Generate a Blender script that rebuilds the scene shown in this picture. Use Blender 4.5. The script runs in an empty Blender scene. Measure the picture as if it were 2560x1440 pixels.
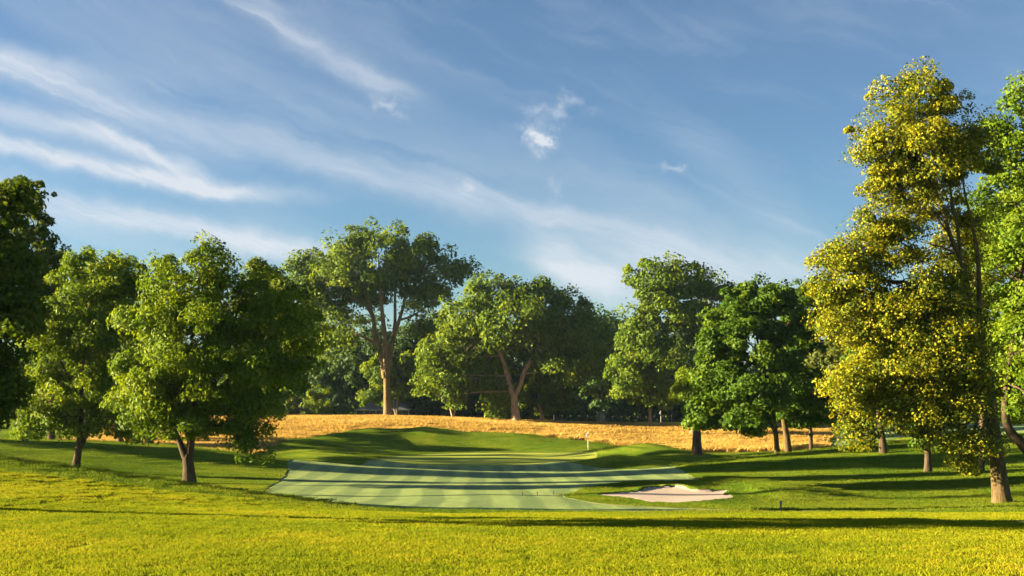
import bpy, bmesh, math, random
import numpy as np
from mathutils import Vector

# ------------------------------------------------------------------ camera, sky, sun, exposure
S = bpy.context.scene
COL = S.collection
F = 3000.0; HZ = 1030.0; CH = 1.7            # focal length in photo pixels, horizon row, eye height
cam_d = bpy.data.cameras.new('camera'); cam = bpy.data.objects.new('camera', cam_d); COL.objects.link(cam)
cam.location = (0, 0, CH); cam.rotation_euler = (math.radians(90), 0, 0)
cam_d.sensor_width = 36; cam_d.lens = F / 2560 * 36; cam_d.shift_y = (HZ - 720) / 2560
cam_d.clip_start = 0.1; cam_d.clip_end = 6000
S.camera = cam
SUN_EL, SUN_AZ = 13.0, -1.0                  # degrees: height, and how far behind the camera from due left
EXPO = 2.95
SUN_STRENGTH = 5.0
SKY_STRENGTH = 0.05

def nd(nt, typ, ins=None, **kw):
    n = nt.nodes.new(typ)
    for k, v in kw.items(): setattr(n, k, v)
    if ins:
        for k, v in ins.items():
            if isinstance(v, bpy.types.NodeSocket): nt.links.new(v, n.inputs[k])
            else: n.inputs[k].default_value = v
    return n
def M(nt, op, a, b=None, c=None):
    ins = {0: a}
    if b is not None: ins[1] = b
    if c is not None: ins[2] = c
    return nd(nt, 'ShaderNodeMath', ins, operation=op).outputs[0]
def ramp(nt, fac, stops, interp='LINEAR'):
    n = nd(nt, 'ShaderNodeValToRGB', {0: fac}); e = n.color_ramp.elements; n.color_ramp.interpolation = interp
    while len(e) < len(stops): e.new(0.5)
    for i, (p, c) in enumerate(stops):
        e[i].position = p; e[i].color = (c, c, c, 1) if not hasattr(c, '__len__') else (*c[:3], 1)
    return n.outputs[0]
def mixc(nt, fac, a, b, blend='MIX'):
    n = nd(nt, 'ShaderNodeMix', data_type='RGBA', blend_type=blend)
    for i, v in ((0, fac), (6, a), (7, b)):
        if isinstance(v, bpy.types.NodeSocket): nt.links.new(v, n.inputs[i])
        else: n.inputs[i].default_value = v if i == 0 else (*v[:3], 1)
    return n.outputs[2]
def noise(nt, vec, scale, detail=3, rough=0.55, dist=0.0):
    ins = {'Scale': scale, 'Detail': detail, 'Roughness': rough, 'Distortion': dist}
    if vec is not None: ins['Vector'] = vec
    return nd(nt, 'ShaderNodeTexNoise', ins).outputs['Fac']

def build_world():
    w = bpy.data.worlds.new('World'); S.world = w; w.use_nodes = True; nt = w.node_tree; nt.nodes.clear()
    sky = nd(nt, 'ShaderNodeTexSky', sky_type='NISHITA', sun_disc=False)
    sky.sun_elevation = math.radians(SUN_EL)
    sky.sun_rotation = math.radians(270 - SUN_AZ)     # towards -x and a little towards -y
    sky.altitude = 200; sky.air_density = 1.0; sky.dust_density = 0.3; sky.ozone_density = 2.2
    tc = nd(nt, 'ShaderNodeTexCoord')
    sx = nd(nt, 'ShaderNodeSeparateXYZ', {0: tc.outputs['Generated']})
    X, Y, Z = sx.outputs
    az = M(nt, 'ARCTAN2', X, Y)                        # radians, 0 = +y, + to the right
    el = M(nt, 'ARCSINE', Z)
    # domain warp
    v0 = nd(nt, 'ShaderNodeCombineXYZ', {0: az, 1: el, 2: 0.0}).outputs[0]
    n1 = M(nt, 'SUBTRACT', noise(nt, v0, 9, 5, 0.6), 0.5)
    el_w = M(nt, 'ADD', el, M(nt, 'MULTIPLY', n1, 0.05))
    # fibres: noise stretched along the streak direction (falling to the right)
    th = math.radians(-19)
    u = M(nt, 'ADD', M(nt, 'MULTIPLY', az, math.cos(th)), M(nt, 'MULTIPLY', el_w, math.sin(th)))
    v = M(nt, 'SUBTRACT', M(nt, 'MULTIPLY', el_w, math.cos(th)), M(nt, 'MULTIPLY', az, math.sin(th)))
    fib_v = nd(nt, 'ShaderNodeCombineXYZ', {0: M(nt, 'MULTIPLY', u, 5.0), 1: M(nt, 'MULTIPLY', v, 38.0), 2: 0.3}).outputs[0]
    fib = noise(nt, fib_v, 1.0, 7, 0.62, 0.6)
    puff = noise(nt, v0, 26, 6, 0.65, 0.8)
    soft_v = nd(nt, 'ShaderNodeCombineXYZ', {0: M(nt, 'MULTIPLY', u, 2.2), 1: M(nt, 'MULTIPLY', v, 8.0), 2: 4.7}).outputs[0]
    soft = noise(nt, soft_v, 1.0, 5, 0.55, 0.3)
    veil = M(nt, 'MULTIPLY', ramp(nt, soft, [(0.42, 0.0), (0.75, 1.0)], 'EASE'), 0.22)
    # bright wisps: each a line across the sky given by two directions, a width and a weight
    def ang(px, py):
        a = math.atan2(px - 1280, F); return a, math.atan2(HZ - py, math.hypot(F, px - 1280))
    wisps = [((-500, 60), (320, 200), 24, .35), ((-450, 10), (1420, 555), 30, .55), ((-300, 240), (260, 330), 24, .6),
             ((200, 310), (520, 420), 18, .6), ((-500, 270), (700, 480), 18, 1.05), ((60, 475), (800, 640), 26, .95),
             ((560, -20), (1010, 225), 26, .5), ((930, 235), (1000, 275), 16, .45), ((1255, 330), (1300, 345), 12, .7), ((1315, 335), (1385, 362), 17, 1.3),
             ((1335, 282), (1480, 272), 18, .65), ((1370, 460), (1410, 480), 12, .5), ((1650, 420), (1715, 420), 8, .5),
             ((1330, 600), (1560, 740), 44, .75), ((1500, 640), (2050, 700), 60, .45), ((1690, 340), (2040, 560), 40, .22), ((1150, 470), (1200, 490), 14, .5)]
    tear = nd(nt, 'ShaderNodeTexNoise', {'Vector': v0, 'Scale': 55.0, 'Detail': 6.0, 'Roughness': 0.65})
    tc_ = nd(nt, 'ShaderNodeSeparateColor', {0: tear.outputs['Color']})
    az_p = M(nt, 'MULTIPLY_ADD', M(nt, 'SUBTRACT', tc_.outputs[0], 0.5), 0.050, az); el_p = M(nt, 'MULTIPLY_ADD', M(nt, 'SUBTRACT', tc_.outputs[1], 0.5), 0.040, el)
    tot = veil
    for (a, b, wd, wt) in wisps:
        (a0, e0), (a1, e1) = ang(*a), ang(*b)
        L = math.hypot(a1 - a0, e1 - e0); cu, su = (a1 - a0) / L, (e1 - e0) / L; W = wd / F
        sh = L < 0.055
        da = M(nt, 'SUBTRACT', az_p if sh else az, (a0 + a1) / 2); de = M(nt, 'SUBTRACT', el_p if sh else el_w, (e0 + e1) / 2)
        s = M(nt, 'ADD', M(nt, 'MULTIPLY', da, cu), M(nt, 'MULTIPLY', de, su))
        t = M(nt, 'SUBTRACT', M(nt, 'MULTIPLY', de, cu), M(nt, 'MULTIPLY', da, su))
        gs = M(nt, 'POWER', M(nt, 'ABSOLUTE', M(nt, 'DIVIDE', s, L * 0.55)), 4.0)
        gt = M(nt, 'POWER', M(nt, 'DIVIDE', M(nt, 'ABSOLUTE', t), W * 1.25), 2.0)
        g = M(nt, 'MULTIPLY', M(nt, 'EXPONENT', M(nt, 'MULTIPLY', M(nt, 'ADD', gs, gt), -1.0)), 1.3)
        tex = puff if L < 0.055 else fib
        tx = ramp(nt, tex, [(0.38, 0.0), (0.70, 1.0)]) if L < 0.055 else ramp(nt, tex, [(0.28, 0.25), (0.68, 1.0)])
        tot = M(nt, 'MULTIPLY_ADD', M(nt, 'MULTIPLY', g, wt), tx, tot)
    fr = M(nt, 'MULTIPLY', ramp(nt, fib, [(0.5, 0.0), (0.8, 1.0)]), 0.16)
    tot = M(nt, 'MINIMUM', M(nt, 'ADD', tot, fr), 0.92)
    tot = M(nt, 'MULTIPLY', tot, ramp(nt, Z, [(0.0, 0.0), (0.05, 1.0)]))
    PV = 11.5                                                              # deeper, more contrasty sky everywhere
    sc1 = nd(nt, 'ShaderNodeVectorMath', {0: sky.outputs[0], 1: (1 / PV,) * 3}, operation='MULTIPLY')
    gm = nd(nt, 'ShaderNodeGamma', {0: sc1.outputs[0], 1: 1.45})
    sc2 = nd(nt, 'ShaderNodeVectorMath', {0: gm.outputs[0], 1: (PV,) * 3}, operation='MULTIPLY')
    sat = nd(nt, 'ShaderNodeHueSaturation', {'Saturation': 1.06, 'Value': 0.80, 'Color': sc2.outputs[0]})
    thin = nd(nt, 'ShaderNodeMix', {0: 0.35}, data_type='RGBA')          # even film of high haze
    nt.links.new(sat.outputs[0], thin.inputs[6]); thin.inputs[7].default_value = (0.56, 0.80, 1.10, 1)
    cl = nd(nt, 'ShaderNodeMix', {0: tot}, data_type='RGBA')
    nt.links.new(thin.outputs[2], cl.inputs[6]); cl.inputs[7].default_value = (1.95, 2.08, 2.26, 1)
    bg = nd(nt, 'ShaderNodeBackground', {0: cl.outputs[2], 1: SKY_STRENGTH})
    out = nd(nt, 'ShaderNodeOutputWorld'); nt.links.new(bg.outputs[0], out.inputs[0])
build_world()
sun_d = bpy.data.lights.new('sun', 'SUN'); sun = bpy.data.objects.new('sun', sun_d); COL.objects.link(sun)
sun_d.energy = SUN_STRENGTH; sun_d.angle = math.radians(0.5); sun_d.color = (1.0, 0.79, 0.45)
a = math.radians(SUN_AZ); e = math.radians(SUN_EL)
SUNV = Vector((-math.cos(a) * math.cos(e), -math.sin(a) * math.cos(e), math.sin(e)))   # towards the sun
sun.rotation_euler = (SUNV).to_track_quat('Z', 'Y').to_euler(); sun.location = (-60, -20, 60)
S.view_settings.view_transform = 'Standard'; S.view_settings.look = 'None'; S.view_settings.gamma = 1
S.view_settings.exposure = EXPO
S.render.engine = 'CYCLES'
rng = np.random.default_rng(7); random.seed(7)

# ------------------------------------------------------------------ helpers
def P(px, py, Y): return np.array([(px - 1280) / F * Y, Y, CH - (py - HZ) / F * Y])
def XY(px, Y): return np.array([(px - 1280) / F * Y, Y])
def tag(o, label=None, cat=None, group=None, kind=None):
    if label: o['label'] = label
    if cat: o['category'] = cat
    if group: o['group'] = group
    if kind: o['kind'] = kind
    return o
def empty(name, loc):
    o = bpy.data.objects.new(name, None); COL.objects.link(o); o.location = loc; o.empty_display_size = 0.3; return o
def mesh_np(name, V, Fc, n=4, mat=None, smooth=False):
    """mesh from an (N,3) array and an (M,n) face array"""
    me = bpy.data.meshes.new(name); V = np.asarray(V, np.float32); Fc = np.asarray(Fc, np.int32)
    me.vertices.add(len(V)); me.vertices.foreach_set('co', V.ravel())
    me.loops.add(Fc.size); me.loops.foreach_set('vertex_index', Fc.ravel())
    me.polygons.add(len(Fc)); me.polygons.foreach_set('loop_start', np.arange(0, Fc.size, n, dtype=np.int32))
    if smooth: me.polygons.foreach_set('use_smooth', np.ones(len(Fc), bool))
    me.update(calc_edges=True)
    if mat: me.materials.append(mat)
    return me
def link(name, me, parent=None, loc=None):
    o = bpy.data.objects.new(name, me); COL.objects.link(o)
    if parent is not None: o.parent = parent
    if loc is not None: o.location = loc
    return o

# ------------------------------------------------------------------ materials
def new_mat(name):
    m = bpy.data.materials.new(name); m.use_nodes = True; nt = m.node_tree; nt.nodes.clear()
    out = nd(nt, 'ShaderNodeOutputMaterial'); return m, nt, out
def leaf_mat(name, stops, trans=0.35, rough=0.55, tcol=1.25):
    m, nt, out = new_mat(name)
    at = nd(nt, 'ShaderNodeAttribute', attribute_name='var')
    c = ramp(nt, at.outputs['Fac'], stops)
    b = nd(nt, 'ShaderNodeBsdfPrincipled', {'Base Color': c, 'Roughness': rough})
    b.inputs['Specular IOR Level'].default_value = 0.08
    tcn = mixc(nt, 1.0, c, (1.25 * tcol, 1.1 * tcol, 0.5), 'MULTIPLY')
    t = nd(nt, 'ShaderNodeBsdfTranslucent', {0: tcn})
    mx = nd(nt, 'ShaderNodeMixShader', {0: trans}); nt.links.new(b.outputs[0], mx.inputs[1]); nt.links.new(t.outputs[0], mx.inputs[2])
    nt.links.new(mx.outputs[0], out.inputs[0]); return m
def bark_mat(name, c1, c2, moss=None, scale=6):
    m, nt, out = new_mat(name)
    tc = nd(nt, 'ShaderNodeTexCoord'); mp = nd(nt, 'ShaderNodeMapping', {0: tc.outputs['Object'], 'Scale': (scale, scale, scale * 0.18)})
    n = noise(nt, mp.outputs[0], 1.6, 6, 0.65, 0.4)
    c = mixc(nt, ramp(nt, n, [(0.35, 0), (0.62, 1)]), c1, c2)
    if moss:
        n2 = noise(nt, tc.outputs['Object'], 0.7, 3)
        c = mixc(nt, ramp(nt, n2, [(0.48, 0), (0.66, 0.75)]), c, moss)
    bp = nd(nt, 'ShaderNodeBump', {'Height': n, 'Strength': 0.9, 'Distance': 0.05})
    b = nd(nt, 'ShaderNodeBsdfPrincipled', {'Base Color': c, 'Roughness': 0.9, 'Normal': bp.outputs[0]}); b.inputs['Specular IOR Level'].default_value = 0.1
    nt.links.new(b.outputs[0], out.inputs[0]); return m
def plain(name, col, rough=0.7, var=0.15, scale=3.0, metallic=0.0):
    m, nt, out = new_mat(name); tc = nd(nt, 'ShaderNodeTexCoord')
    n = noise(nt, tc.outputs['Object'], scale, 4)
    c = mixc(nt, n, [x * (1 - var) for x in col], [x * (1 + var) for x in col])
    b = nd(nt, 'ShaderNodeBsdfPrincipled', {'Base Color': c, 'Roughness': rough, 'Metallic': metallic}); nt.links.new(b.outputs[0], out.inputs[0]); return m

def grass_ground(name, stops, bump=0.6, bscale=60, spec=0.2, rough=0.7, stripes=None, patch=0.25, sheen=0.0):
    """turf seen from a distance: colour patches in world metres, grain bump"""
    m, nt, out = new_mat(name); g = nd(nt, 'ShaderNodeNewGeometry'); pos = g.outputs['Position']
    n1 = noise(nt, pos, patch, 5, 0.6); n2 = noise(nt, pos, 3.1, 5, 0.7); n3 = noise(nt, pos, bscale, 2, 0.6)
    f = M(nt, 'ADD', M(nt, 'MULTIPLY', n1, 0.55), M(nt, 'ADD', M(nt, 'MULTIPLY', n2, 0.28), M(nt, 'MULTIPLY', n3, 0.17)))
    c = ramp(nt, f, stops)
    if stripes:
        cx, cy, w, amt = stripes         # mower lines running from the tee towards the green
        sp = nd(nt, 'ShaderNodeSeparateXYZ', {0: pos})
        t = M(nt, 'ADD', M(nt, 'MULTIPLY', sp.outputs[0], cx), M(nt, 'MULTIPLY', sp.outputs[1], cy))
        t = M(nt, 'ADD', t, M(nt, 'MULTIPLY', n1, 0.9))
        s = M(nt, 'SINE', M(nt, 'MULTIPLY', t, 2 * math.pi / w))
        fac = M(nt, 'MULTIPLY', ramp(nt, M(nt, 'MULTIPLY_ADD', s, 0.5, 0.5), [(0.35, 0), (0.65, 1)]), amt)
        mpn = nd(nt, 'ShaderNodeMapping', {0: pos, 'Scale': (1.6, 0.10, 0.3)})
        st = ramp(nt, noise(nt, mpn.outputs[0], 1.0, 4, 0.65), [(0.38, 0.0), (0.62, 1.0)])
        fac = M(nt, 'MULTIPLY', M(nt, 'MULTIPLY_ADD', st, 0.6, fac), 0.75)
        c = mixc(nt, fac, c, (0.55, 0.62, 0.66), 'MULTIPLY')
    bp = nd(nt, 'ShaderNodeBump', {'Height': M(nt, 'ADD', n3, M(nt, 'MULTIPLY', n2, 0.6)), 'Strength': bump, 'Distance': 0.06})
    b = nd(nt, 'ShaderNodeBsdfPrincipled', {'Base Color': c, 'Roughness': rough, 'Normal': bp.outputs[0]}); b.inputs['Specular IOR Level'].default_value = spec
    if sheen: b.inputs['Sheen Weight'].default_value = sheen; b.inputs['Sheen Roughness'].default_value = 0.4
    nt.links.new(b.outputs[0], out.inputs[0]); return m

MAT = {}
MAT['rough'] = grass_ground('rough_turf', [(0.40, (0.046, 0.090, 0.008)), (0.5, (0.088, 0.136, 0.011)), (0.61, (0.155, 0.182, 0.016))], bump=1.0, bscale=9, spec=0.0)
MAT['fair'] = grass_ground('dewy_fairway_turf', [(0.3, (0.165, 0.230, 0.072)), (0.55, (0.210, 0.275, 0.085)), (0.75, (0.255, 0.300, 0.095))], bump=0.5, bscale=40, spec=0.17, rough=0.7, stripes=(1.0, 0.03, 1.9, 1.0), patch=0.12)
MAT['green'] = grass_ground('putting_green_turf', [(0.3, (0.200, 0.245, 0.040)), (0.7, (0.235, 0.270, 0.045))], bump=0.15, bscale=60, spec=0.02, patch=0.08)
MAT['fescue_ground'] = grass_ground('fescue_soil', [(0.3, (0.20, 0.120, 0.028)), (0.55, (0.30, 0.185, 0.045)), (0.75, (0.36, 0.235, 0.060))], bump=0.8, bscale=12, spec=0.0)
MAT['thatch_shade'] = plain('turf_edge_thatch_shade', (0.040, 0.048, 0.010), 0.95, .3, 8)  # thatch colour darkened so the turf lip reads as a shadow line
def sand_mat():
    m, nt, out = new_mat('bunker_sand'); g = nd(nt, 'ShaderNodeNewGeometry')
    n = noise(nt, g.outputs['Position'], 1.6, 5, 0.6); n2 = noise(nt, g.outputs['Position'], 40, 3)
    mp = nd(nt, 'ShaderNodeMapping', {0: g.outputs['Position'], 'Scale': (1.2, 9, 6)})
    n3 = noise(nt, mp.outputs[0], 1.0, 3, 0.5, 0.7)
    c = mixc(nt, n, (0.275, 0.215, 0.185), (0.335, 0.27, 0.235))
    bp = nd(nt, 'ShaderNodeBump', {'Height': M(nt, 'ADD', M(nt, 'MULTIPLY', n2, 0.3), n3), 'Strength': 0.35, 'Distance': 0.05})
    b = nd(nt, 'ShaderNodeBsdfPrincipled', {'Base Color': c, 'Roughness': 0.9, 'Normal': bp.outputs[0]}); nt.links.new(b.outputs[0], out.inputs[0]); return m
MAT['sand'] = sand_mat()
# foliage by kind of tree: ramp over a per-leaf value
LM = {
 'ash':    leaf_mat('ash_leaves', [(0.0, (0.032, 0.074, 0.005)), (0.5, (0.088, 0.152, 0.009)), (1.0, (0.185, 0.240, 0.015))]),
 'oakdark':leaf_mat('dark_leaves', [(0.0, (0.022, 0.050, 0.005)), (0.5, (0.054, 0.096, 0.008)), (1.0, (0.115, 0.150, 0.013))]),
 'elm':    leaf_mat('elm_leaves', [(0.0, (0.036, 0.078, 0.012)), (0.5, (0.085, 0.145, 0.017)), (1.0, (0.165, 0.220, 0.026))]),
 'maple':  leaf_mat('maple_leaves', [(0.0, (0.019, 0.052, 0.006)), (0.5, (0.050, 0.105, 0.010)), (1.0, (0.105, 0.165, 0.015))]),
 'lime':   leaf_mat('lime_leaves', [(0.0, (0.060, 0.110, 0.008)), (0.5, (0.110, 0.170, 0.010)), (1.0, (0.17, 0.22, 0.014))]),
 'wood':   leaf_mat('woodland_leaves', [(0.0, (0.022, 0.052, 0.018)), (0.5, (0.040, 0.082, 0.026)), (1.0, (0.072, 0.120, 0.034))]),
 'linden': leaf_mat('linden_leaves', [(0.0, (0.042, 0.074, 0.007)), (0.45, (0.080, 0.118, 0.010)), (0.62, (0.11, 0.140, 0.011)), (0.66, (0.16, 0.180, 0.010)), (1.0, (0.28, 0.27, 0.013))], tcol=1.0),
 'olive':  leaf_mat('olive_leaves', [(0.0, (0.040, 0.062, 0.014)), (0.5, (0.075, 0.100, 0.022)), (1.0, (0.13, 0.15, 0.040))]),
}
BM = {
 'dark': bark_mat('dark_bark', (0.028, 0.020, 0.013), (0.085, 0.062, 0.040)),
 'elm':  bark_mat('elm_bark', (0.10, 0.066, 0.036), (0.22, 0.155, 0.090), moss=(0.085, 0.090, 0.018), scale=2.5),
 'linden': bark_mat('linden_bark', (0.045, 0.031, 0.015), (0.120, 0.085, 0.043), moss=(0.075, 0.073, 0.011), scale=7),
 'pale': bark_mat('pale_bark', (0.19, 0.132, 0.085), (0.35, 0.26, 0.175), scale=3),
}

# ------------------------------------------------------------------ terrain
def terrain_points():
    pts = []
    def row(Y, *pp):
        for px, py in pp: pts.append(P(px, py, Y))
    def rowz(Y, *pp):
        for px, z in pp: pts.append(np.array([(px - 1280) / F * Y, Y, z]))
    def w(*q):
        for t in q: pts.append(np.array(t, float))
    w((-30, -30, .1), (0, -30, 0), (30, -30, 0), (-45, 0, .4), (45, 0, -.1), (-12, 4, .02), (0, 4, 0), (12, 4, 0), (-70, 30, .9), (-60, 60, .6), (60, 30, -.4))
    rowz(12.4, (-600, .05), (0, 0), (640, 0), (1280, 0), (1920, 0), (2560, 0), (3200, -.02))
    rowz(18, (-600, .08), (0, .0), (640, -.05), (1280, -.08), (2560, -.10), (3200, -.1))
    row(24, (-500, 1215), (0, 1238), (400, 1268), (800, 1293), (1280, 1303), (1800, 1305), (2560, 1302), (3200, 1300))
    row(30, (-300, 1165), (0, 1184), (300, 1218), (620, 1256), (850, 1283), (1280, 1290))
    row(36, (-700, 1090), (-300, 1120), (0, 1150), (200, 1178), (420, 1210), (620, 1240), (850, 1268), (1280, 1279), (1700, 1281), (2100, 1281), (2560, 1276), (3000, 1270))
    rowz(48, (-500, .2), (0, -.6), (200, -1.0), (420, -1.5), (620, -1.68), (850, -1.82), (1280, -1.74), (1650, -1.93), (2000, -2.02), (2300, -1.95), (2560, -1.8), (3000, -1.4))
    row(58, (475, 1210), (700, 1212), (1000, 1215), (1280, 1218), (1600, 1212), (1900, 1217), (2200, 1215), (2560, 1200), (3000, 1180))
    row(65, (-400, 1120), (0, 1160), (190, 1175))
    row(72, (500, 1165), (725, 1180), (1000, 1192), (1300, 1197), (1600, 1190), (1800, 1182), (2000, 1175), (2320, 1167), (2560, 1150), (3000, 1120))
    row(80, (-500, 1060), (-200, 1085), (0, 1098), (250, 1106), (500, 1122), (725, 1150), (1000, 1170), (1300, 1180), (1500, 1178), (1700, 1166), (1850, 1153), (2210, 1133))
    row(90, (1942, 1140), (2027, 1130), (2180, 1114), (2400, 1098), (2560, 1088), (3000, 1060))
    rowz(96, (-300, -.7), (0, -1.3), (250, -1.6), (500, -2.1), (725, -2.9), (1000, -3.3), (1300, -3.35), (1500, -3.3), (1700, -3.2), (1880, -2.9))
    for Y, z in ((107, -3.1), (116, -3.06), (127, -3.0), (137, -2.95)):
        rowz(Y, (980, z), (1220, z), (1460, z))
    rowz(107, (2000, -2.6), (2150, -1.9), (2500, -.8))
    rowz(125, (-300, -1.0), (0, -1.5), (300, -2.0), (700, -2.6), (1700, -2.95), (1900, -2.9), (2100, -1.9), (2400, -.9), (2800, -.2))
    rowz(150, (0, -1.7), (400, -2.0), (700, -2.05), (1000, -2.1), (1300, -2.2), (1500, -2.4), (1700, -2.7), (1900, -2.8), (2050, -2.75), (2400, -1.8))
    row(167, (0, 1083), (700, 1075), (1000, 1065), (1300, 1076), (1600, 1090), (1900, 1090), (2100, 1090), (2500, 1070))
    row(190, (0, 1058), (400, 1054), (700, 1049), (970, 1047), (1300, 1057), (1600, 1062), (1800, 1066), (2100, 1066), (2560, 1056))
    rowz(215, (-300, .1), (400, .2), (1000, .1), (1300, -.1), (1600, -.5), (1800, -.4), (2100, -.4), (2560, 0), (3000, .2))
    rowz(260, (-500, .1), (300, 0), (1000, -.2), (1700, -.3), (2400, -.1), (3100, .1))
    w((-220, 120, 1), (220, 120, 1), (-250, 250, .2), (250, 250, .2), (-200, 330, 0), (0, 330, 0), (200, 330, 0), (-180, 0, 1), (180, 0, .5))
    return np.array(pts)
TP = terrain_points()
def _phi(r2): return np.where(r2 > 1e-9, 0.5 * r2 * np.log(np.maximum(r2, 1e-9)), 0.0)
def _solve():
    q = TP[:, :2] / 50; n = len(q)
    K = _phi(((q[:, None] - q[None]) ** 2).sum(-1)) + 0.0008 * np.eye(n)
    A = np.zeros((n + 3, n + 3)); A[:n, :n] = K; A[:n, n] = 1; A[:n, n + 1:] = q; A[n:, :n] = A[:n, n:].T
    return np.linalg.solve(A, np.concatenate([TP[:, 2], [0, 0, 0]]))
CO = _solve()
def seg_d(p, a, b):
    ab = b - a; t = np.clip(((p - a) @ ab) / (ab @ ab), 0, 1); return np.linalg.norm(p - (a + t[:, None] * ab), axis=1), t
RIDGES = [  # crest lines (photo column, row, distance) and half-width in metres
 ([(1520, 1119, 139), (1400, 1099, 146), (1300, 1084, 148), (1180, 1081, 149), (1060, 1067, 149), (990, 1073, 149), (930, 1070, 147), (860, 1082, 142), (800, 1094, 136), (720, 1102, 132)], 5.6),
 ([(690, 1113, 126), (790, 1126, 119), (850, 1137, 114), (915, 1158, 107)], 3.6),
 ([(1445, 1153, 108), (1540, 1137, 106), (1630, 1151, 104)], 3.4),
 ([(1540, 1119, 130), (1620, 1109, 125), (1680, 1124, 121), (1740, 1138, 118)], 4.2),
 ([(1440, 1229, 53.5), (1520, 1213, 56), (1620, 1207, 57), (1720, 1206, 57), (1790, 1194, 56.5), (1860, 1197, 55), (1960, 1210, 52)], 2.3),
 ([(1690, 1056, 203), (1760, 1055, 203)], 4.0), ([(1830, 1057, 205), (1880, 1057, 205)], 3.5), ([(1600, 1060, 200), (1660, 1058, 202)], 4.0),
 ([(2230, 1100, 108), (2330, 1086, 106)], 5.0),
]
# bunker sand outline: photo pixels on the sloping sand face
SAND_PX = [(1490, 1238.5), (1530, 1237), (1560, 1235.5), (1590, 1233), (1604, 1231.5), (1612, 1227), (1640, 1223.5), (1680, 1221), (1700, 1221.5), (1712, 1224), (1722, 1227), (1733, 1229),
           (1745, 1230), (1755, 1230), (1770, 1229.5), (1800, 1229), (1825, 1228.5), (1818, 1232), (1810, 1236), (1808, 1240), (1822, 1238.5), (1834, 1243), (1830, 1246.5), (1800, 1249), (1740, 1254), (1690, 1256), (1620, 1253.5), (1575, 1246), (1530, 1243), (1500, 1241)]
def sandY(py): return 47.5 + (1256 - py) / 35 * 6.0
SAND = np.array([XY(px, sandY(py)) for px, py in SAND_PX])
def sdf(poly, p):
    """signed distance to a polygon, + inside"""
    n = len(poly); d = np.full(len(p), 1e9); ins = np.zeros(len(p), bool)
    for i in range(n):
        a, b = poly[i], poly[(i + 1) % n]
        d = np.minimum(d, seg_d(p, a, b)[0])
        c = ((a[1] > p[:, 1]) != (b[1] > p[:, 1]))
        with np.errstate(divide='ignore', invalid='ignore'):
            xi = (b[0] - a[0]) * (p[:, 1] - a[1]) / (b[1] - a[1]) + a[0]
        ins ^= c & (p[:, 0] < xi)
    return np.where(ins, d, -d)
def height(p):
    p = np.atleast_2d(np.asarray(p, float)); q = p / 50
    z = np.zeros(len(p))
    for s in range(0, len(p), 40000):
        qq = q[s:s + 40000]
        K = _phi(((qq[:, None] - TP[None, :, :2] / 50) ** 2).sum(-1)); n = len(TP)
        z[s:s + 40000] = K @ CO[:n] + CO[n] + qq @ CO[n + 1:]
    far = np.maximum(np.maximum(np.abs(p[:, 0]) - 150, 0), np.maximum(p[:, 1] - 290, -20 - p[:, 1])); k = np.clip(far / 80, 0, 1); k = k * k * (3 - 2 * k)
    z = z * (1 - k) + (-0.2) * k
    for pl, w in RIDGES:
        c = np.array([P(*t) for t in pl]); lo = c[:, :2].min(0) - 3.2 * w; hi = c[:, :2].max(0) + 3.2 * w
        m = np.all((p > lo) & (p < hi), axis=1)
        if not m.any(): continue
        pm = p[m]; D = np.full(len(pm), 1e9); ZC = np.zeros(len(pm)); wt = np.zeros(len(pm)); zs = np.zeros(len(pm))
        for i in range(len(c) - 1):
            d, t = seg_d(pm, c[i, :2], c[i + 1, :2]); zc = c[i, 2] * (1 - t) + c[i + 1, 2] * t
            u = 1 / (d ** 2 + 0.3) ** 2; wt += u; zs += u * zc; D = np.minimum(D, d)
        ZC = zs / wt; zz = z[m]; g = np.exp(-(D / w) ** 2)
        z[m] = zz + np.maximum(ZC - zz, 0) * g
    m = (p[:, 0] > 0) & (p[:, 0] < 16) & (p[:, 1] > 42) & (p[:, 1] < 60)
    if m.any():
        pm = p[m]; d = sdf(SAND, pm)
        plane = -1.895 + (pm[:, 1] - 47.5) / 6.0 * 0.235
        plane = plane + 0.04 * np.clip((pm[:, 1] - 50) / 4, 0, 1) ** 2
        k = np.clip(-d / 1.3, 0, 1); k = k * k * (3 - 2 * k)
        lipz = -0.03 + 0.13 * np.clip((pm[:, 1] - 49.5) / 3, 0, 1)
        out = z[m] * k + (plane + lipz) * (1 - k)
        z[m] = np.where(d > 0, plane - 0.03 * np.clip(d / 1.6, 0, 1), out)
    # fine unevenness of the turf
    z += 0.02 * np.sin(p[:, 0] * 0.9 + 1.3 * np.sin(p[:, 1] * 0.31)) * np.sin(p[:, 1] * 0.7 + 0.8 * np.sin(p[:, 0] * 0.43)) * np.clip((p[:, 1] - 6) / 20, 0.3, 1)
    return z
def gz(x, y): return float(height([[x, y]])[0])

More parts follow.
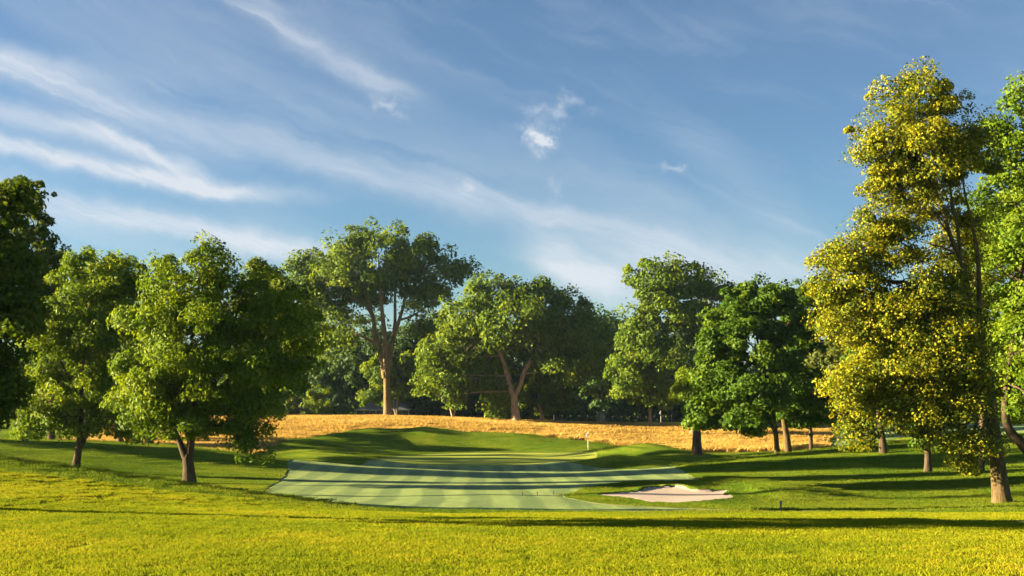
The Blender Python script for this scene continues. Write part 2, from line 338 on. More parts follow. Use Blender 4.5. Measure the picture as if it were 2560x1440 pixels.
def spline(pts, n=6, closed=True):
    pts = np.asarray(pts, float); N = len(pts); out = []
    rg = range(N) if closed else range(N - 1)
    for i in rg:
        if closed: p0, p1, p2, p3 = pts[i - 1], pts[i], pts[(i + 1) % N], pts[(i + 2) % N]
        else: p0, p1, p2, p3 = pts[max(i - 1, 0)], pts[i], pts[i + 1], pts[min(i + 2, N - 1)]
        for k in range(n):
            t = k / n
            out.append(0.5 * (2 * p1 + (p2 - p0) * t + (2 * p0 - 5 * p1 + 4 * p2 - p3) * t * t + (3 * p1 - p0 - 3 * p2 + p3) * t ** 3))
    if not closed: out.append(pts[-1])
    return np.array(out)
FAIR = np.array([XY(*t) for t in [(620, 48), (655, 53), (690, 61), (712, 70), (725, 80), (735, 88), (790, 97), (890, 103), (935, 112), (1000, 114), (1220, 114), (1400, 112), (1410, 108), (1470, 103), (1560, 100), (1640, 92), (1687, 80), (1765, 61),
        (1700, 59.2), (1600, 58.6), (1510, 56.2), (1445, 53.5), (1412, 50.2), (1440, 47.8), (1500, 45.8), (1600, 44), (1700, 43), (1800, 42), (1900, 40.5), (2000, 38.2), (2150, 37.8), (2300, 37), (2330, 32.5), (2150, 33), (2000, 33.6), (1600, 35), (1280, 35.5), (900, 37.5), (760, 42.5)]])
FAIR = spline(FAIR, 3)
_t = np.linspace(0, 2 * np.pi, 48, endpoint=False)
GREEN = np.stack([-2.2 + 10.9 * np.sign(np.cos(_t)) * np.abs(np.cos(_t)) ** 0.9 + 0.6 * np.sin(3 * _t), 122 + 15.0 * np.sin(_t) + 0.8 * np.cos(2 * _t + 1)], 1)
TEE = np.array([XY(*t) for t in [(2300, 22.6), (2400, 23.0), (3000, 23.2), (3400, 21.5), (3400, 20), (2700, 19.6), (2480, 20.2), (2400, 21.2)]])
FESC = spline(np.array([XY(*t) for t in [(-150, 102), (100, 99), (350, 99), (600, 108), (680, 128), (770, 148), (930, 156), (1150, 157), (1400, 155), (1500, 149), (1600, 141), (1700, 135), (1800, 137), (1950, 133), (2035, 128), (2062, 136), (2070, 160), (2085, 186),
        (1900, 193), (1600, 186), (1300, 189), (1000, 191), (650, 197), (350, 192), (200, 150), (100, 124), (-150, 119)]]), 3)
FARF = spline(np.array([XY(*t) for t in [(2078, 128), (2200, 112), (2330, 114), (2600, 130), (2600, 180), (2300, 192), (2120, 188), (2086, 160)]]), 3)
REGIONS = [('bunker_sand', SAND, 'sand', 0), ('putting_green', GREEN, 'green', 0), ('fairway', FAIR, 'fair', 0), ('tee_ground', TEE, 'fair', 0), ('fescue_ground', FESC, 'fescue_ground', 0.0), ('distant_fairway', FARF, 'fair', 0)]
LIP = 0.03

def build_terrain():
    s = np.linspace(-1, 1, 641); T = 2.2 * (0.13 * s + 0.87 * s ** 3)
    ys = [-40.0]
    while ys[-1] < 2600:
        y = ys[-1]
        step = 3.0 if y < 4 else 0.5 if y < 16 else 0.35 if y < 62 else 0.55 if y < 110 else 0.75 if y < 160 else 1.2 if y < 215 else 6 if y < 330 else 80
        ys.append(y + step)
    ys = np.array(ys); W = np.maximum(ys * 0.75, 0) + 40
    GX = T[None, :] * W[:, None]; GY = np.repeat(ys[:, None], len(T), 1)
    pts = np.stack([GX.ravel(), GY.ravel()], 1); z = height(pts)
    nr, nc = GX.shape
    lab = np.full(len(pts), -1, int); sd = []
    for i, (nm, poly, mt, l) in enumerate(REGIONS):
        lo, hi = poly.min(0) - 4, poly.max(0) + 4; d = np.full(len(pts), -4.0)
        m = np.all((pts > lo) & (pts < hi), axis=1); d[m] = sdf(poly, pts[m]) + (0.09 * np.sin(2.9 * pts[m][:, 0] + 2 * np.sin(1.7 * pts[m][:, 1])) * np.sin(2.3 * pts[m][:, 1] + 1.5 * np.sin(2.1 * pts[m][:, 0])) if i else 0); d[np.abs(d) < 1e-4] = 1e-4; sd.append(d)
    sd = np.array(sd)
    idx = np.arange(nr * nc).reshape(nr, nc)
    Q = np.stack([idx[:-1, :-1], idx[:-1, 1:], idx[1:, 1:], idx[1:, :-1]], -1).reshape(-1, 4)
    pos = sd[:, Q] > 0                                    # region x quad x corner
    allin, anyin = pos.all(-1), pos.any(-1)
    mixed = np.zeros(len(Q), bool); owner = np.full(len(Q), len(REGIONS))
    done = np.zeros(len(Q), bool)
    for i in range(len(REGIONS)):
        mx = anyin[i] & ~allin[i] & ~done; mixed |= mx
        full = allin[i] & ~done & ~mixed; owner[full] = i; done |= full
    V3 = np.column_stack([pts, z]); K = len(REGIONS)
    whole = [Q[(owner == i) & ~mixed] for i in range(K + 1)]
    extra = [[] for _ in range(K + 1)]; skirts = []
    for q in np.where(mixed)[0]:
        poly = [(V3[k], sd[:, k], -1) for k in Q[q]]
        for i in range(K):
            if len(poly) < 3: break
            inn, out = [], []
            for j in range(len(poly)):
                a, b = poly[j], poly[(j + 1) % len(poly)]
                (inn if a[1][i] > 0 else out).append(a)
                if (a[1][i] > 0) != (b[1][i] > 0):
                    t = a[1][i] / (a[1][i] - b[1][i]); c = (a[0] + (b[0] - a[0]) * t, a[1] + (b[1] - a[1]) * t, i)
                    inn.append(c); out.append(c)
            if len(inn) >= 3: extra[i].append([v[0] for v in inn])
            poly = out
        if len(poly) >= 3:
            extra[K].append([v[0] for v in poly])
            for j in range(len(poly)):
                a, b = poly[j], poly[(j + 1) % len(poly)]
                if a[2] >= 0 and a[2] == b[2] and a[2] != 4: skirts.append((a[0], b[0]))
    names = [r[0] for r in REGIONS] + ['ground']; mats = [MAT[r[2]] for r in REGIONS] + [MAT['rough']]
    objs = {}
    for i in range(K + 1):
        lift = LIP if i == K else 0.0
        used, inv = np.unique(whole[i], return_inverse=True)
        V = [V3[used] + (0, 0, lift)]; faces = [list(f) for f in inv.reshape(-1, 4)]
        n = len(used); ev = []
        for pl in extra[i]:
            faces.append(list(range(n, n + len(pl)))); n += len(pl); ev += [v + (0, 0, lift) for v in pl]
        if i == K:
            for a, b in skirts:
                faces.append([n, n + 1, n + 2, n + 3]); n += 4
                ev += [a + (0, 0, lift - .003), b + (0, 0, lift - .003), b - (0, 0, 0.12), a - (0, 0, 0.12)]
        if ev: V.append(np.array(ev))
        V = np.concatenate(V)
        me = bpy.data.meshes.new(names[i]); me.from_pydata(V.tolist(), [], faces); me.materials.append(mats[i])
        me.polygons.foreach_set('use_smooth', np.ones(len(faces), bool)); 
        bm = bmesh.new(); bm.from_mesh(me); bmesh.ops.remove_doubles(bm, verts=bm.verts, dist=0.0005)
        bm.to_mesh(me); bm.free(); me.update()
        if i == K:
            me.materials.append(MAT['thatch_shade']); nz = np.zeros(len(me.polygons) * 3, np.float32); me.polygons.foreach_get('normal', nz)
            mi = (np.abs(nz.reshape(-1, 3)[:, 2]) < 0.05).astype(np.int32); me.polygons.foreach_set('material_index', mi)
        objs[names[i]] = tag(link(names[i], me), kind='structure')
    return objs
GROUND = build_terrain()

# ------------------------------------------------------------------ trees
def tube(path, radii, sides=8, cap=True, wob=0.0, seed=0):
    """tapered tube along a polyline -> verts, quads"""
    path = np.asarray(path, float); n = len(path); r = np.random.default_rng(seed)
    tan = np.gradient(path, axis=0); tan /= np.linalg.norm(tan, axis=1)[:, None] + 1e-9
    ref = np.array([0.0, 1.0, 0.1]); V = []
    ang = np.linspace(0, 2 * np.pi, sides, endpoint=False); lob = 1 + wob * r.normal(size=sides)
    for i in range(n):
        t = tan[i]; b = np.cross(t, ref)
        if np.linalg.norm(b) < 0.1: b = np.cross(t, (1.0, 0, 0))
        b /= np.linalg.norm(b); c = np.cross(b, t)
        rr = radii[i] * (1 + (lob - 1) * 1.0) * (1 + wob * 0.5 * r.normal(size=sides))
        V.append(path[i] + (np.cos(ang) * rr)[:, None] * b + (np.sin(ang) * rr)[:, None] * c)
    V = np.concatenate(V); Fc = []
    for i in range(n - 1):
        for k in range(sides):
            k2 = (k + 1) % sides; Fc.append((i * sides + k, i * sides + k2, (i + 1) * sides + k2, (i + 1) * sides + k))
    return V, np.array(Fc)
def join(parts):
    V, Fc, n = [], [], 0
    for v, f in parts: V.append(v); Fc.append(f + n); n += len(v)
    return np.concatenate(V), np.concatenate(Fc)
def limb_geo(pts, sides, seed, flare=False, wob=0.04):
    """pts: (x,y,z,r) control points"""
    c = spline(np.array(pts), 4, closed=False); r = c[:, 3].copy()
    if flare:
        h = c[:, 2] - c[0, 2]; r *= 1 + 0.40 * np.exp(-np.maximum(h, 0) / (2.2 * c[0, 3])) 
    return tube(c[:, :3], np.maximum(r, 0.008), sides, wob=wob, seed=seed)

TREE_STAT = []
def make_tree(name, label, Y, trunk, lobes, leaf, nleaf, lsize, limbs=(), bark='dark', group=None, seed=1, nclus=None, crad=0.8, depth=1.0, droop=0.25,
              aspect=0.55, bloom=0.0, twigs=2.0, cat='tree', shell=0.45, sparse=0.0, sides=10):
    """trunk / limbs: (px, py, diameter_px[, depth offset m]) in photo pixels at distance Y; lobes: (px, py, rx, ry[, depth offset m])"""
    r = np.random.default_rng(seed); k = Y / F
    bx = (trunk[0][0] - 1280) * k; bz = gz(bx, Y)
    TREE_STAT.append((name, trunk[0][0], trunk[0][1], round(HZ + (CH - bz) / k)))
    base = np.array([bx, Y, bz])
    def wp(t): 
        dy = t[3] if len(t) > 3 else 0.0
        p = P(t[0], t[1], Y); p[1] += dy; return p - base
    root = tag(empty(name, base), label, cat, group)
    tp = [(*wp(t), t[2] * k / 2) for t in trunk]; tp[0] = (0, 0, -0.12, tp[0][3])
    V, Fc = limb_geo(tp, sides, seed, flare=True)
    link('trunk', mesh_np('trunk', V, Fc, 4, BM[bark], True), root)
    skel = [spline(np.array(tp), 5, closed=False)]
    for li, lb in enumerate(limbs):
        lp = [(*wp(t), t[2] * k / 2) for t in lb]
        V, Fc = limb_geo(lp, max(6, sides - 2), seed + 10 + li)
        link('limb', mesh_np('limb', V, Fc, 4, BM[bark], True), root); skel.append(spline(np.array(lp), 5, closed=False))
    sk = np.concatenate(skel)
    # crown
    C = np.array([wp((*l[:2], 0, l[4] if len(l) > 4 else 0.0)) for l in lobes])
    R = np.array([[l[2] * k, (l[5] if len(l) > 5 else (0.55 * l[2] + 0.45 * l[3])) * k * depth, l[3] * k] for l in lobes])
    area = (R[:, 0] * R[:, 2] + R[:, 0] * R[:, 1] + R[:, 1] * R[:, 2]); area = area / area.sum()
    if nclus is None: nclus = max(30, int(nleaf / 190))
    li = r.choice(len(C), nclus, p=area)
    d = r.normal(size=(nclus, 3)); d /= np.linalg.norm(d, axis=1)[:, None]
    rr = shell + (1.0 - shell) * r.random(nclus) ** 0.55; rr *= 1 + 0.08 * r.normal(size=nclus); spray = r.random(nclus) < 0.20; rr[spray] = 0.98 + 0.26 * r.random(spray.sum())
    cc = C[li] + d * R[li] * rr[:, None]
    # branches: skeleton -> lobe centre -> some clumps
    parts = []; nodes = {}
    top = sk[sk[:, 2] > sk[:, 2].max() * 0.30]
    for i in range(len(C)):
        w = np.linalg.norm((top[:, :3] - C[i]) * (1, 1, 1.3), axis=1) + 1.2 * np.maximum(top[:, 2] - C[i][2] + 0.25 * R[i][2], 0); j = int(np.argmin(w)); a = top[j, :3]; r0 = min(top[j, 3] * 0.6, 0.05 + 0.007 * np.linalg.norm(C[i] - a))
        mid = (a + C[i]) / 2 + r.normal(size=3) * 0.08 * np.linalg.norm(C[i] - a) + (0, 0, 0.06 * np.linalg.norm(C[i] - a))
        br = np.array([(*a, r0), (*mid, r0 * 0.72), (*C[i], r0 * 0.42)])
        c = spline(br, 4, closed=False); parts.append(tube(c[:, :3], c[:, 3], 6)); nodes[i] = c
    ntw = int(min(nclus, twigs * len(C) * 4)); pick = r.choice(nclus, ntw, replace=False)
    for q in pick:
        c = nodes[li[q]]; a = c[r.integers(5, len(c))]; e = cc[q]; L = np.linalg.norm(e - a[:3]); r0 = min(a[3] * 0.7, 0.012 * L + 0.008)
        mid = (a[:3] + e) / 2 + r.normal(size=3) * 0.10 * L
        parts.append(tube(np.array([a[:3], mid, e + (e - mid) * 0.15]), [r0, r0 * 0.65, r0 * 0.25], 4))
    V, Fc = join(parts); tag(link('branches', mesh_np('branches', V, Fc, 4, BM[bark], True), root), kind='stuff')
    # leaves
    pw = np.where(spray, 0.35, 1.0) * (0.4 + 1.2 * r.random(nclus)); m = r.choice(nclus, nleaf, p=pw / pw.sum()); cs = crad * (0.55 + 0.9 * r.random(nclus)); cs[spray] *= 0.6
    if sparse: m = m[r.random(nleaf) > sparse * (r.random(nclus) < 0.4)[m]]; 
    n = len(m); g = r.normal(size=(n, 3)); g *= ((0.30 + 0.70 * r.random(n) ** 0.6) / (np.linalg.norm(g, axis=1) + 1e-9))[:, None]
    off = g * cs[m][:, None] * (1.0, 1.0, 0.62)
    off[:, 2] -= droop * (off[:, 0] ** 2 + off[:, 1] ** 2) / cs[m]
    pos = cc[m] + off
    outd = (pos - C[li[m]]) / R[li[m]]; outd /= np.linalg.norm(outd, axis=1)[:, None] + 1e-9
    nrm = 0.55 * outd + 0.45 * g + np.array([0, 0, 0.35]) + 0.55 * r.normal(size=(n, 3)); nrm /= np.linalg.norm(nrm, axis=1)[:, None] + 1e-9
    t = r.normal(size=(n, 3)) + 0.5 * outd - np.array([0, 0, 0.9 * droop * 2]); t -= (t * nrm).sum(1)[:, None] * nrm; t /= np.linalg.norm(t, axis=1)[:, None] + 1e-9
    b = np.cross(nrm, t); L = lsize * (0.65 + 0.7 * r.random(n)); Wd = L * aspect
    fold = nrm * (Wd * 0.16)[:, None]
    lv = np.stack([pos - t * (L / 2)[:, None], pos + b * (Wd / 2)[:, None] + fold, pos + t * (L / 2)[:, None] - nrm * (L * 0.1)[:, None], pos - b * (Wd / 2)[:, None] + fold], 1).reshape(-1, 3)
    lf = np.arange(4 * n).reshape(-1, 4)
    me = mesh_np('crown', lv, lf, 4, LM[leaf])
    cv = r.random(nclus)
    var = 0.55 * cv[m] + 0.45 * r.random(n)
    if bloom:
        far = rr[li * 0 + np.arange(nclus)][m]; var = var * 0.62
        bl = r.random(n) < bloom * np.clip(far * 1.2 - 0.1, 0, 1.2) * (0.7 + 0.6 * cv[m]); var[bl] = 0.68 + 0.32 * r.random(bl.sum())
    at = me.attributes.new('var', 'FLOAT', 'FACE'); at.data.foreach_set('value', var.astype(np.float32))
    link('crown', me, root)
    return root
def copy_tree(o, loc, rz=0.0, scale=1.0, label=None):
    c = o.copy(); COL.objects.link(c); c.location = loc; c.rotation_euler = (0, 0, rz); c.scale = (scale,) * 3
    if label: c['label'] = label
    for ch in [x for x in bpy.data.objects if x.parent == o]:
        k = ch.copy(); COL.objects.link(k); k.parent = c
    return c

EDGE = 'broadleaf trees on the left hill'; WOODS = 'trees of the dark wood behind the fescue'; RIGHT = 'broadleaf trees on the right hill'
# --- left group
tT3 = make_tree('ash_tree', 'large green tree with a low forked trunk, nearest of the trees left of the fairway', 58,
    [(474, 1210, 30), (473, 1180, 27), (470, 1145, 26), (466, 1138, 22)],
    [(505, 680, 85, 85, 0), (440, 720, 75, 75, -1), (570, 760, 90, 95, 0), (400, 820, 95, 95, 0), (500, 840, 110, 100, -1.5), (650, 760, 80, 90, 1), (710, 830, 85, 110, 1), (620, 900, 110, 100, 0), (380, 920, 90, 80, 0),
     (470, 960, 110, 90, -1.5), (700, 940, 60, 70, 1), (600, 1010, 80, 70, 0), (400, 1020, 90, 60, 0), (640, 1070, 45, 55, -.5), (560, 1060, 60, 40, 0), (480, 1060, 55, 35, -1), (340, 990, 70, 80, 1), (660, 1010, 40, 50, 0)],
    'ash', 74000, 0.21, limbs=[[(468, 1150, 22), (452, 1112, 16), (432, 1060, 13), (425, 980, 10), (410, 880, 6)], [(472, 1150, 24), (478, 1100, 19), (486, 1030, 16), (497, 940, 12), (520, 840, 8), (505, 720, 4)],
    [(482, 1060, 13), (520, 1000, 10), (570, 950, 8), (650, 890, 5)]], seed=3, crad=0.75, group=EDGE, aspect=0.42, droop=0.5, twigs=3)
tT2 = make_tree('ash_tree', 'slender green tree with a leaning trunk, left of the low forked tree', 65,
    [(188, 1176, 19), (194, 1140, 17), (201, 1090, 15), (203, 1040, 13), (204, 960, 10), (214, 860, 7), (225, 740, 4)],
    [(225, 680, 80, 65, 1), (150, 740, 75, 80, 1), (300, 730, 75, 80, 1), (200, 790, 100, 80, 0), (140, 860, 80, 90, 0), (280, 850, 90, 90, 0), (190, 940, 110, 80, -.5), (310, 950, 80, 80, 0), (100, 990, 60, 60, 0), (170, 1030, 80, 55, 0), (280, 1040, 70, 50, 0), (70, 1050, 40, 40, 0), (330, 1060, 50, 45, 0)],
    'ash', 52000, 0.22, limbs=[[(196, 1125, 13), (212, 1095, 11), (228, 1040, 8), (262, 960, 6), (300, 880, 4)], [(203, 1010, 7), (180, 960, 6), (150, 900, 4)]], seed=5, crad=0.8, group=EDGE, aspect=0.42, droop=0.5, twigs=3)
tT1 = make_tree('oak_tree', 'tall dark tree cut off by the left edge of the frame', 40.5,
    [(-70, 1150, 40), (-68, 1050, 34), (-60, 900, 28), (-50, 750, 20), (-30, 600, 10)],
    [(-20, 540, 70, 70, 0), (30, 500, 45, 50, 0), (-60, 640, 120, 100, 0), (20, 660, 80, 70, 0), (-20, 780, 130, 100, 0), (30, 850, 90, 80, -1), (-50, 930, 140, 90, -1), (20, 980, 70, 60, -1), (-120, 760, 130, 130, 0), (0, 1030, 50, 30, -1)],
    'oakdark', 46000, 0.20, limbs=[[(-62, 800, 14), (-10, 720, 10), (40, 650, 6), (85, 560, 4)]], seed=8, crad=0.6, group=EDGE, twigs=3, depth=0.62)
tT1b = make_tree('poplar_tree', 'thin-crowned tree with sparse upswept branches above the left trees', 78,
    [(60, 1120, 18), (62, 1000, 16), (64, 850, 13), (66, 700, 9), (72, 560, 4)],
    [(95, 500, 36, 45, 0), (60, 560, 60, 45, 0), (105, 575, 38, 30, 0), (70, 640, 80, 50, 0), (40, 480, 35, 45, 0), (60, 740, 90, 70, 0), (130, 660, 45, 45, 0), (150, 730, 60, 60, 0)], 'oakdark', 17000, 0.24, limbs=[[(66, 690, 6), (84, 600, 4), (108, 500, 2)]], seed=9, crad=0.55, group=EDGE, twigs=5, nclus=170)
for i, (px, Y, top, wd, tw, lab) in enumerate([(128, 112, 600, 100, 18, 'broad tree with a thick straight trunk behind the slender tree'), (300, 118, 610, 85, 12, 'rounded tree showing its top above the slender tree'), (376, 105, 625, 75, 17, 'tree with ivy-clad trunk between the two front trees'),
        (215, 130, 615, 80, 10, 'tree farthest back on the left hill, its top just above the others')]):
    h = 1108 - top
    make_tree('maple_tree', lab, Y, [(px, 1105, tw), (px + 1, 1000, tw * .8), (px + 4, 850, tw * .5), (px + 4, top + 60, 4)],
        [(px, top + 75, wd * .7, 70, 0), (px - wd * .5, top + 150, wd * .6, 80, 0), (px + wd * .5, top + 140, wd * .6, 80, 0), (px, top + 230, wd, 95, 0), (px + 10, top + 340, wd, 80, 0)], 'ash' if i != 2 else 'oakdark', 12000, 0.36, seed=20 + i, crad=1.3, group=EDGE, twigs=2)
tT5 = make_tree('maple_tree', 'dark tree whose rounded crown stands right of the forked tree', 84,
    [(612, 1140, 16), (616, 1040, 14), (640, 900, 10), (666, 780, 5)],
    [(655, 705, 50, 50, 0), (700, 760, 75, 75, 0), (740, 830, 55, 70, 0), (690, 890, 80, 80, 0), (620, 800, 70, 80, 0), (715, 930, 50, 50, 0), (615, 985, 50, 50, 0)],
    'oakdark', 24000, 0.26, seed=31, crad=0.9, group=EDGE)
# --- the elms
tE1 = make_tree('elm_tree', 'tallest vase-shaped elm with a single thick trunk and many upswept limbs', 190,
    [(970, 1048, 21), (968, 1010, 18), (967, 960, 17), (966, 925, 17)],
    [(960, 600, 95, 42, 0), (865, 620, 70, 45, 0), (1050, 630, 75, 50, 0), (780, 670, 62, 50, 0), (900, 670, 90, 50, -3), (1000, 690, 90, 50, 2), (1100, 690, 70, 42, 0), (1150, 672, 42, 22, 0), (830, 710, 80, 50, 2), (910, 725, 70, 34, 2), (1060, 745, 50, 36, 0),
     (770, 730, 42, 40, 0), (820, 790, 50, 42, 0), (870, 800, 32, 30, -3), (850, 850, 38, 30, -3), (800, 850, 30, 50, 1), (1080, 800, 38, 26, 0), (1060, 830, 22, 20, 0)],
    'elm', 40000, 0.54, limbs=[[(962, 945, 15), (950, 880, 13), (938, 830, 11), (930, 780, 8), (905, 720, 6), (860, 690, 4), (800, 680, 2)], [(966, 930, 14, -1), (964, 850, 12, -1), (958, 790, 10, -1), (952, 720, 7, -1), (948, 640, 3, -1)],
    [(970, 930, 14), (980, 860, 12), (998, 800, 9), (1012, 750, 7), (1020, 680, 4), (1050, 630, 2)], [(968, 900, 10, 1), (984, 820, 8, 1), (986, 760, 7, 1), (985, 690, 4, 1)], [(1000, 800, 6), (1030, 790, 5), (1060, 770, 3)], [(940, 860, 8, -1), (915, 845, 6, -2), (898, 840, 5, -3)], [(930, 790, 6), (910, 760, 5), (880, 745, 3)]],
    bark='elm', seed=41, crad=1.9, nclus=420, twigs=6, shell=0.35, droop=0.5, group='old elms behind the green', sides=12)
tE2 = make_tree('elm_tree', 'broad spreading elm with a pale trunk forking in a wide V', 180,
    [(1291, 1057, 20), (1288, 1020, 17), (1284, 985, 16)],
    [(1240, 740, 90, 50, 0), (1330, 740, 90, 48, 0), (1170, 790, 75, 60, 0), (1280, 800, 110, 60, -3), (1400, 790, 85, 62, 0), (1460, 840, 75, 70, 0), (1360, 850, 95, 50, 2.5), (1180, 860, 80, 60, 2.5), (1100, 880, 55, 45, 0), (1070, 930, 40, 45, 0), (1480, 920, 55, 60, 0), (1400, 920, 60, 50, 0), (1130, 940, 45, 45, 1), (1220, 940, 60, 55, 3), (1130, 990, 24, 38, 0), (1250, 1000, 45, 35, 4)],
    'elm', 52000, 0.54, limbs=[[(1283, 990, 14), (1272, 955, 12), (1262, 915, 11), (1245, 875, 9), (1222, 850, 7), (1205, 835, 4), (1180, 790, 2)], [(1287, 990, 12), (1300, 965, 11), (1310, 930, 10), (1325, 905, 9), (1345, 875, 6), (1372, 855, 3)], [(1257, 890, 5), (1245, 850, 4), (1230, 820, 2)], [(1284, 975, 7, 1), (1276, 940, 5, 2), (1268, 900, 3, 2)]],
    bark='pale', seed=43, crad=1.9, nclus=520, twigs=4, droop=0.55, shell=0.5, group='old elms behind the green', sides=12)
tE3 = make_tree('elm_tree', 'tall loose-crowned elm with a limb leaning left, behind the dark maples', 165,
    [(1735, 1075, 22), (1738, 1000, 19), (1742, 930, 16)],
    [(1640, 690, 70, 48, 0), (1710, 700, 55, 45, 0), (1600, 750, 45, 50, 0), (1680, 770, 80, 55, 0), (1600, 830, 50, 45, 0), (1790, 725, 60, 42, 3), (1830, 720, 35, 30, 3), (1740, 800, 60, 60, 0), (1590, 890, 60, 50, 0), (1660, 880, 50, 45, -2), (1570, 940, 48, 45, 0), (1640, 960, 50, 40, 1), (1800, 790, 50, 50, 3)],
    'elm', 36000, 0.50, limbs=[[(1738, 960, 12), (1712, 930, 11), (1690, 890, 11), (1660, 850, 10), (1644, 820, 9), (1638, 795, 8), (1650, 750, 4), (1650, 700, 2)], [(1742, 940, 12), (1748, 900, 10), (1752, 850, 8), (1760, 800, 5), (1790, 740, 3)], [(1660, 850, 7), (1640, 852, 6), (1622, 860, 5)]],
    bark='elm', seed=47, crad=1.6, nclus=330, twigs=5, droop=0.5, shell=0.35, group='old elms behind the green', sides=12)
# --- small trees in front of the wood
make_tree('young_tree', 'young tree with a clean straight lit trunk standing on the far lawn', 178, [(1626, 1060, 9), (1625, 1020, 8), (1622, 985, 7), (1620, 950, 4)],
    [(1620, 930, 45, 30, 0), (1580, 960, 40, 30, 0), (1660, 960, 35, 30, 0), (1560, 990, 28, 24, 0), (1620, 980, 45, 25, 0), (1660, 1000, 22, 18, 0)], 'elm', 9000, 0.5, bark='elm', seed=51, crad=1.1, group=None, droop=.4)
make_tree('leaning_tree', 'small tree with a leaning orange-lit trunk just right of the V-forked elm', 190, [(1358, 1061, 10), (1354, 1035, 9), (1348, 1010, 7), (1345, 960, 4)],
    [(1370, 920, 55, 35, 0), (1330, 950, 40, 40, 0), (1400, 960, 45, 40, 0), (1360, 990, 60, 35, 0), (1420, 1000, 30, 25, 0), (1320, 1010, 25, 20, 0)], 'elm', 13000, 0.5, bark='pale', seed=53, crad=1.2, droop=.4)
make_tree('leaning_tree', 'small tree with a slim trunk forking near the ground between the two big elms', 186, [(1133, 1053, 7), (1131, 1040, 6), (1127, 1025, 5), (1120, 1000, 4)],
    [(1120, 960, 30, 30, 0), (1145, 985, 28, 26, 0), (1100, 940, 30, 30, 0)], 'wood', 5000, 0.5, limbs=[[(1132, 1043, 5), (1139, 1020, 4), (1142, 1000, 3)]], bark='pale', seed=54, crad=1.1)
make_tree('birch_tree', 'slim tree with two pale stems beside the tallest elm', 200, [(991, 1050, 6), (992, 1030, 5), (993, 1005, 4), (996, 960, 3)],
    [(1000, 910, 42, 30, 0), (960, 920, 40, 40, 0), (1010, 960, 36, 40, 0), (940, 960, 35, 35, 0), (980, 985, 45, 26, 0), (920, 1000, 30, 16, 0)], 'elm', 11000, 0.52, limbs=[[(990, 1042, 4), (984, 1015, 3), (982, 990, 2)]], bark='pale', seed=55, crad=1.2)
make_tree('lime_tree', 'bright yellow-green tree with a stubby thick trunk at the fescue edge', 118, [(1742, 1082, 22), (1742, 1060, 18), (1740, 1000, 12), (1738, 940, 6)],
    [(1728, 935, 28, 34, 0), (1716, 975, 24, 30, 0), (1750, 1000, 34, 45, 1), (1735, 1035, 26, 20, 0), (1706, 950, 16, 22, -1), (1725, 1000, 26, 28, -1)], 'lime', 8000, 0.34, seed=57, crad=0.8, droop=.4)
# --- right hill
tM1 = make_tree('maple_tree', 'dense dark maple on two slim trunks in front of the golden fescue', 90,
    [(1943, 1141, 13), (1941, 1100, 12), (1936, 1060, 11), (1930, 1000, 9), (1900, 880, 6), (1880, 780, 4)],
    [(1890, 760, 75, 55, 0), (1830, 800, 60, 55, 0), (1950, 790, 50, 60, 0), (1800, 860, 50, 60, -1), (1880, 860, 85, 65, -1), (1950, 890, 55, 65, 0), (1805, 940, 58, 60, 0), (1870, 960, 85, 60, -1.5), (1785, 1010, 48, 42, 0), (1850, 1030, 70, 36, -1), (1930, 1000, 60, 50, 0), (1765, 1040, 30, 26, 0), (1880, 1055, 40, 22, 0), (1900, 725, 40, 22, 0)],
    'maple', 46000, 0.27, limbs=[[(1942, 1085, 9), (1925, 1060, 7), (1900, 1040, 5), (1850, 1010, 3)]], seed=61, crad=0.9, group=RIGHT, aspect=0.75, shell=0.6)
tM1b = make_tree('maple_tree', 'maple with a thick pale straight trunk just right of the slim dark maple', 93,
    [(1972, 1138, 18), (1968, 1100, 16), (1960, 1050, 14), (1955, 960, 10), (1960, 820, 5)],
    [(1990, 750, 40, 50, 1), (2010, 820, 50, 60, 1), (1975, 900, 60, 60, 2), (1990, 970, 50, 50, 2), (1965, 1030, 45, 30, 1)], 'maple', 16000, 0.29, bark='linden', seed=62, crad=0.9, group=RIGHT, aspect=0.75)
tM2 = make_tree('maple_tree', 'maple on a thin dark trunk standing nearest the pale far fairway', 95,
    [(2028, 1131, 10), (2027, 1090, 9), (2024, 1040, 8), (2020, 960, 6), (2020, 860, 4)],
    [(2010, 900, 60, 50, -1), (2060, 930, 55, 55, -1), (1985, 960, 50, 50, -1.5), (2040, 1000, 60, 45, -1), (2000, 1030, 50, 26, -1), (2060, 850, 55, 60, 0), (2020, 770, 45, 55, 1), (2075, 770, 50, 60, 1), (2000, 730, 28, 34, 1), (2045, 730, 40, 34, 1)],
    'maple', 26000, 0.28, limbs=[[(2025, 1060, 5), (2040, 1030, 4), (2060, 980, 3)], [(2025, 1055, 5), (2008, 1030, 4), (1990, 990, 3)]], seed=63, crad=0.9, group=RIGHT, aspect=0.75)
make_tree('olive_tree', 'grey-green tree with thin crown between the maples and the yellow-flowered linden', 84,
    [(2181, 1114, 13), (2181, 1060, 12), (2176, 980, 9), (2160, 880, 6)],
    [(2120, 820, 60, 50, 0), (2170, 880, 80, 60, 0), (2100, 880, 60, 50, 0), (2220, 850, 70, 70, 0), (2130, 940, 55, 40, 0), (2200, 960, 60, 50, 0)], 'olive', 17000, 0.26, seed=65, crad=0.8, group=RIGHT, twigs=6)
make_tree('maple_tree', 'shaded tree with a straight trunk under the left skirt of the linden', 80,
    [(2209, 1133, 18), (2205, 1090, 16), (2198, 1040, 13), (2195, 960, 10), (2200, 840, 6)],
    [(2200, 900, 80, 70, 0), (2270, 860, 80, 80, 1), (2230, 980, 80, 45, 0), (2300, 950, 60, 60, 1), (2240, 780, 80, 70, 1)], 'maple', 16000, 0.27, seed=66, crad=0.9, group=RIGHT, aspect=.7)
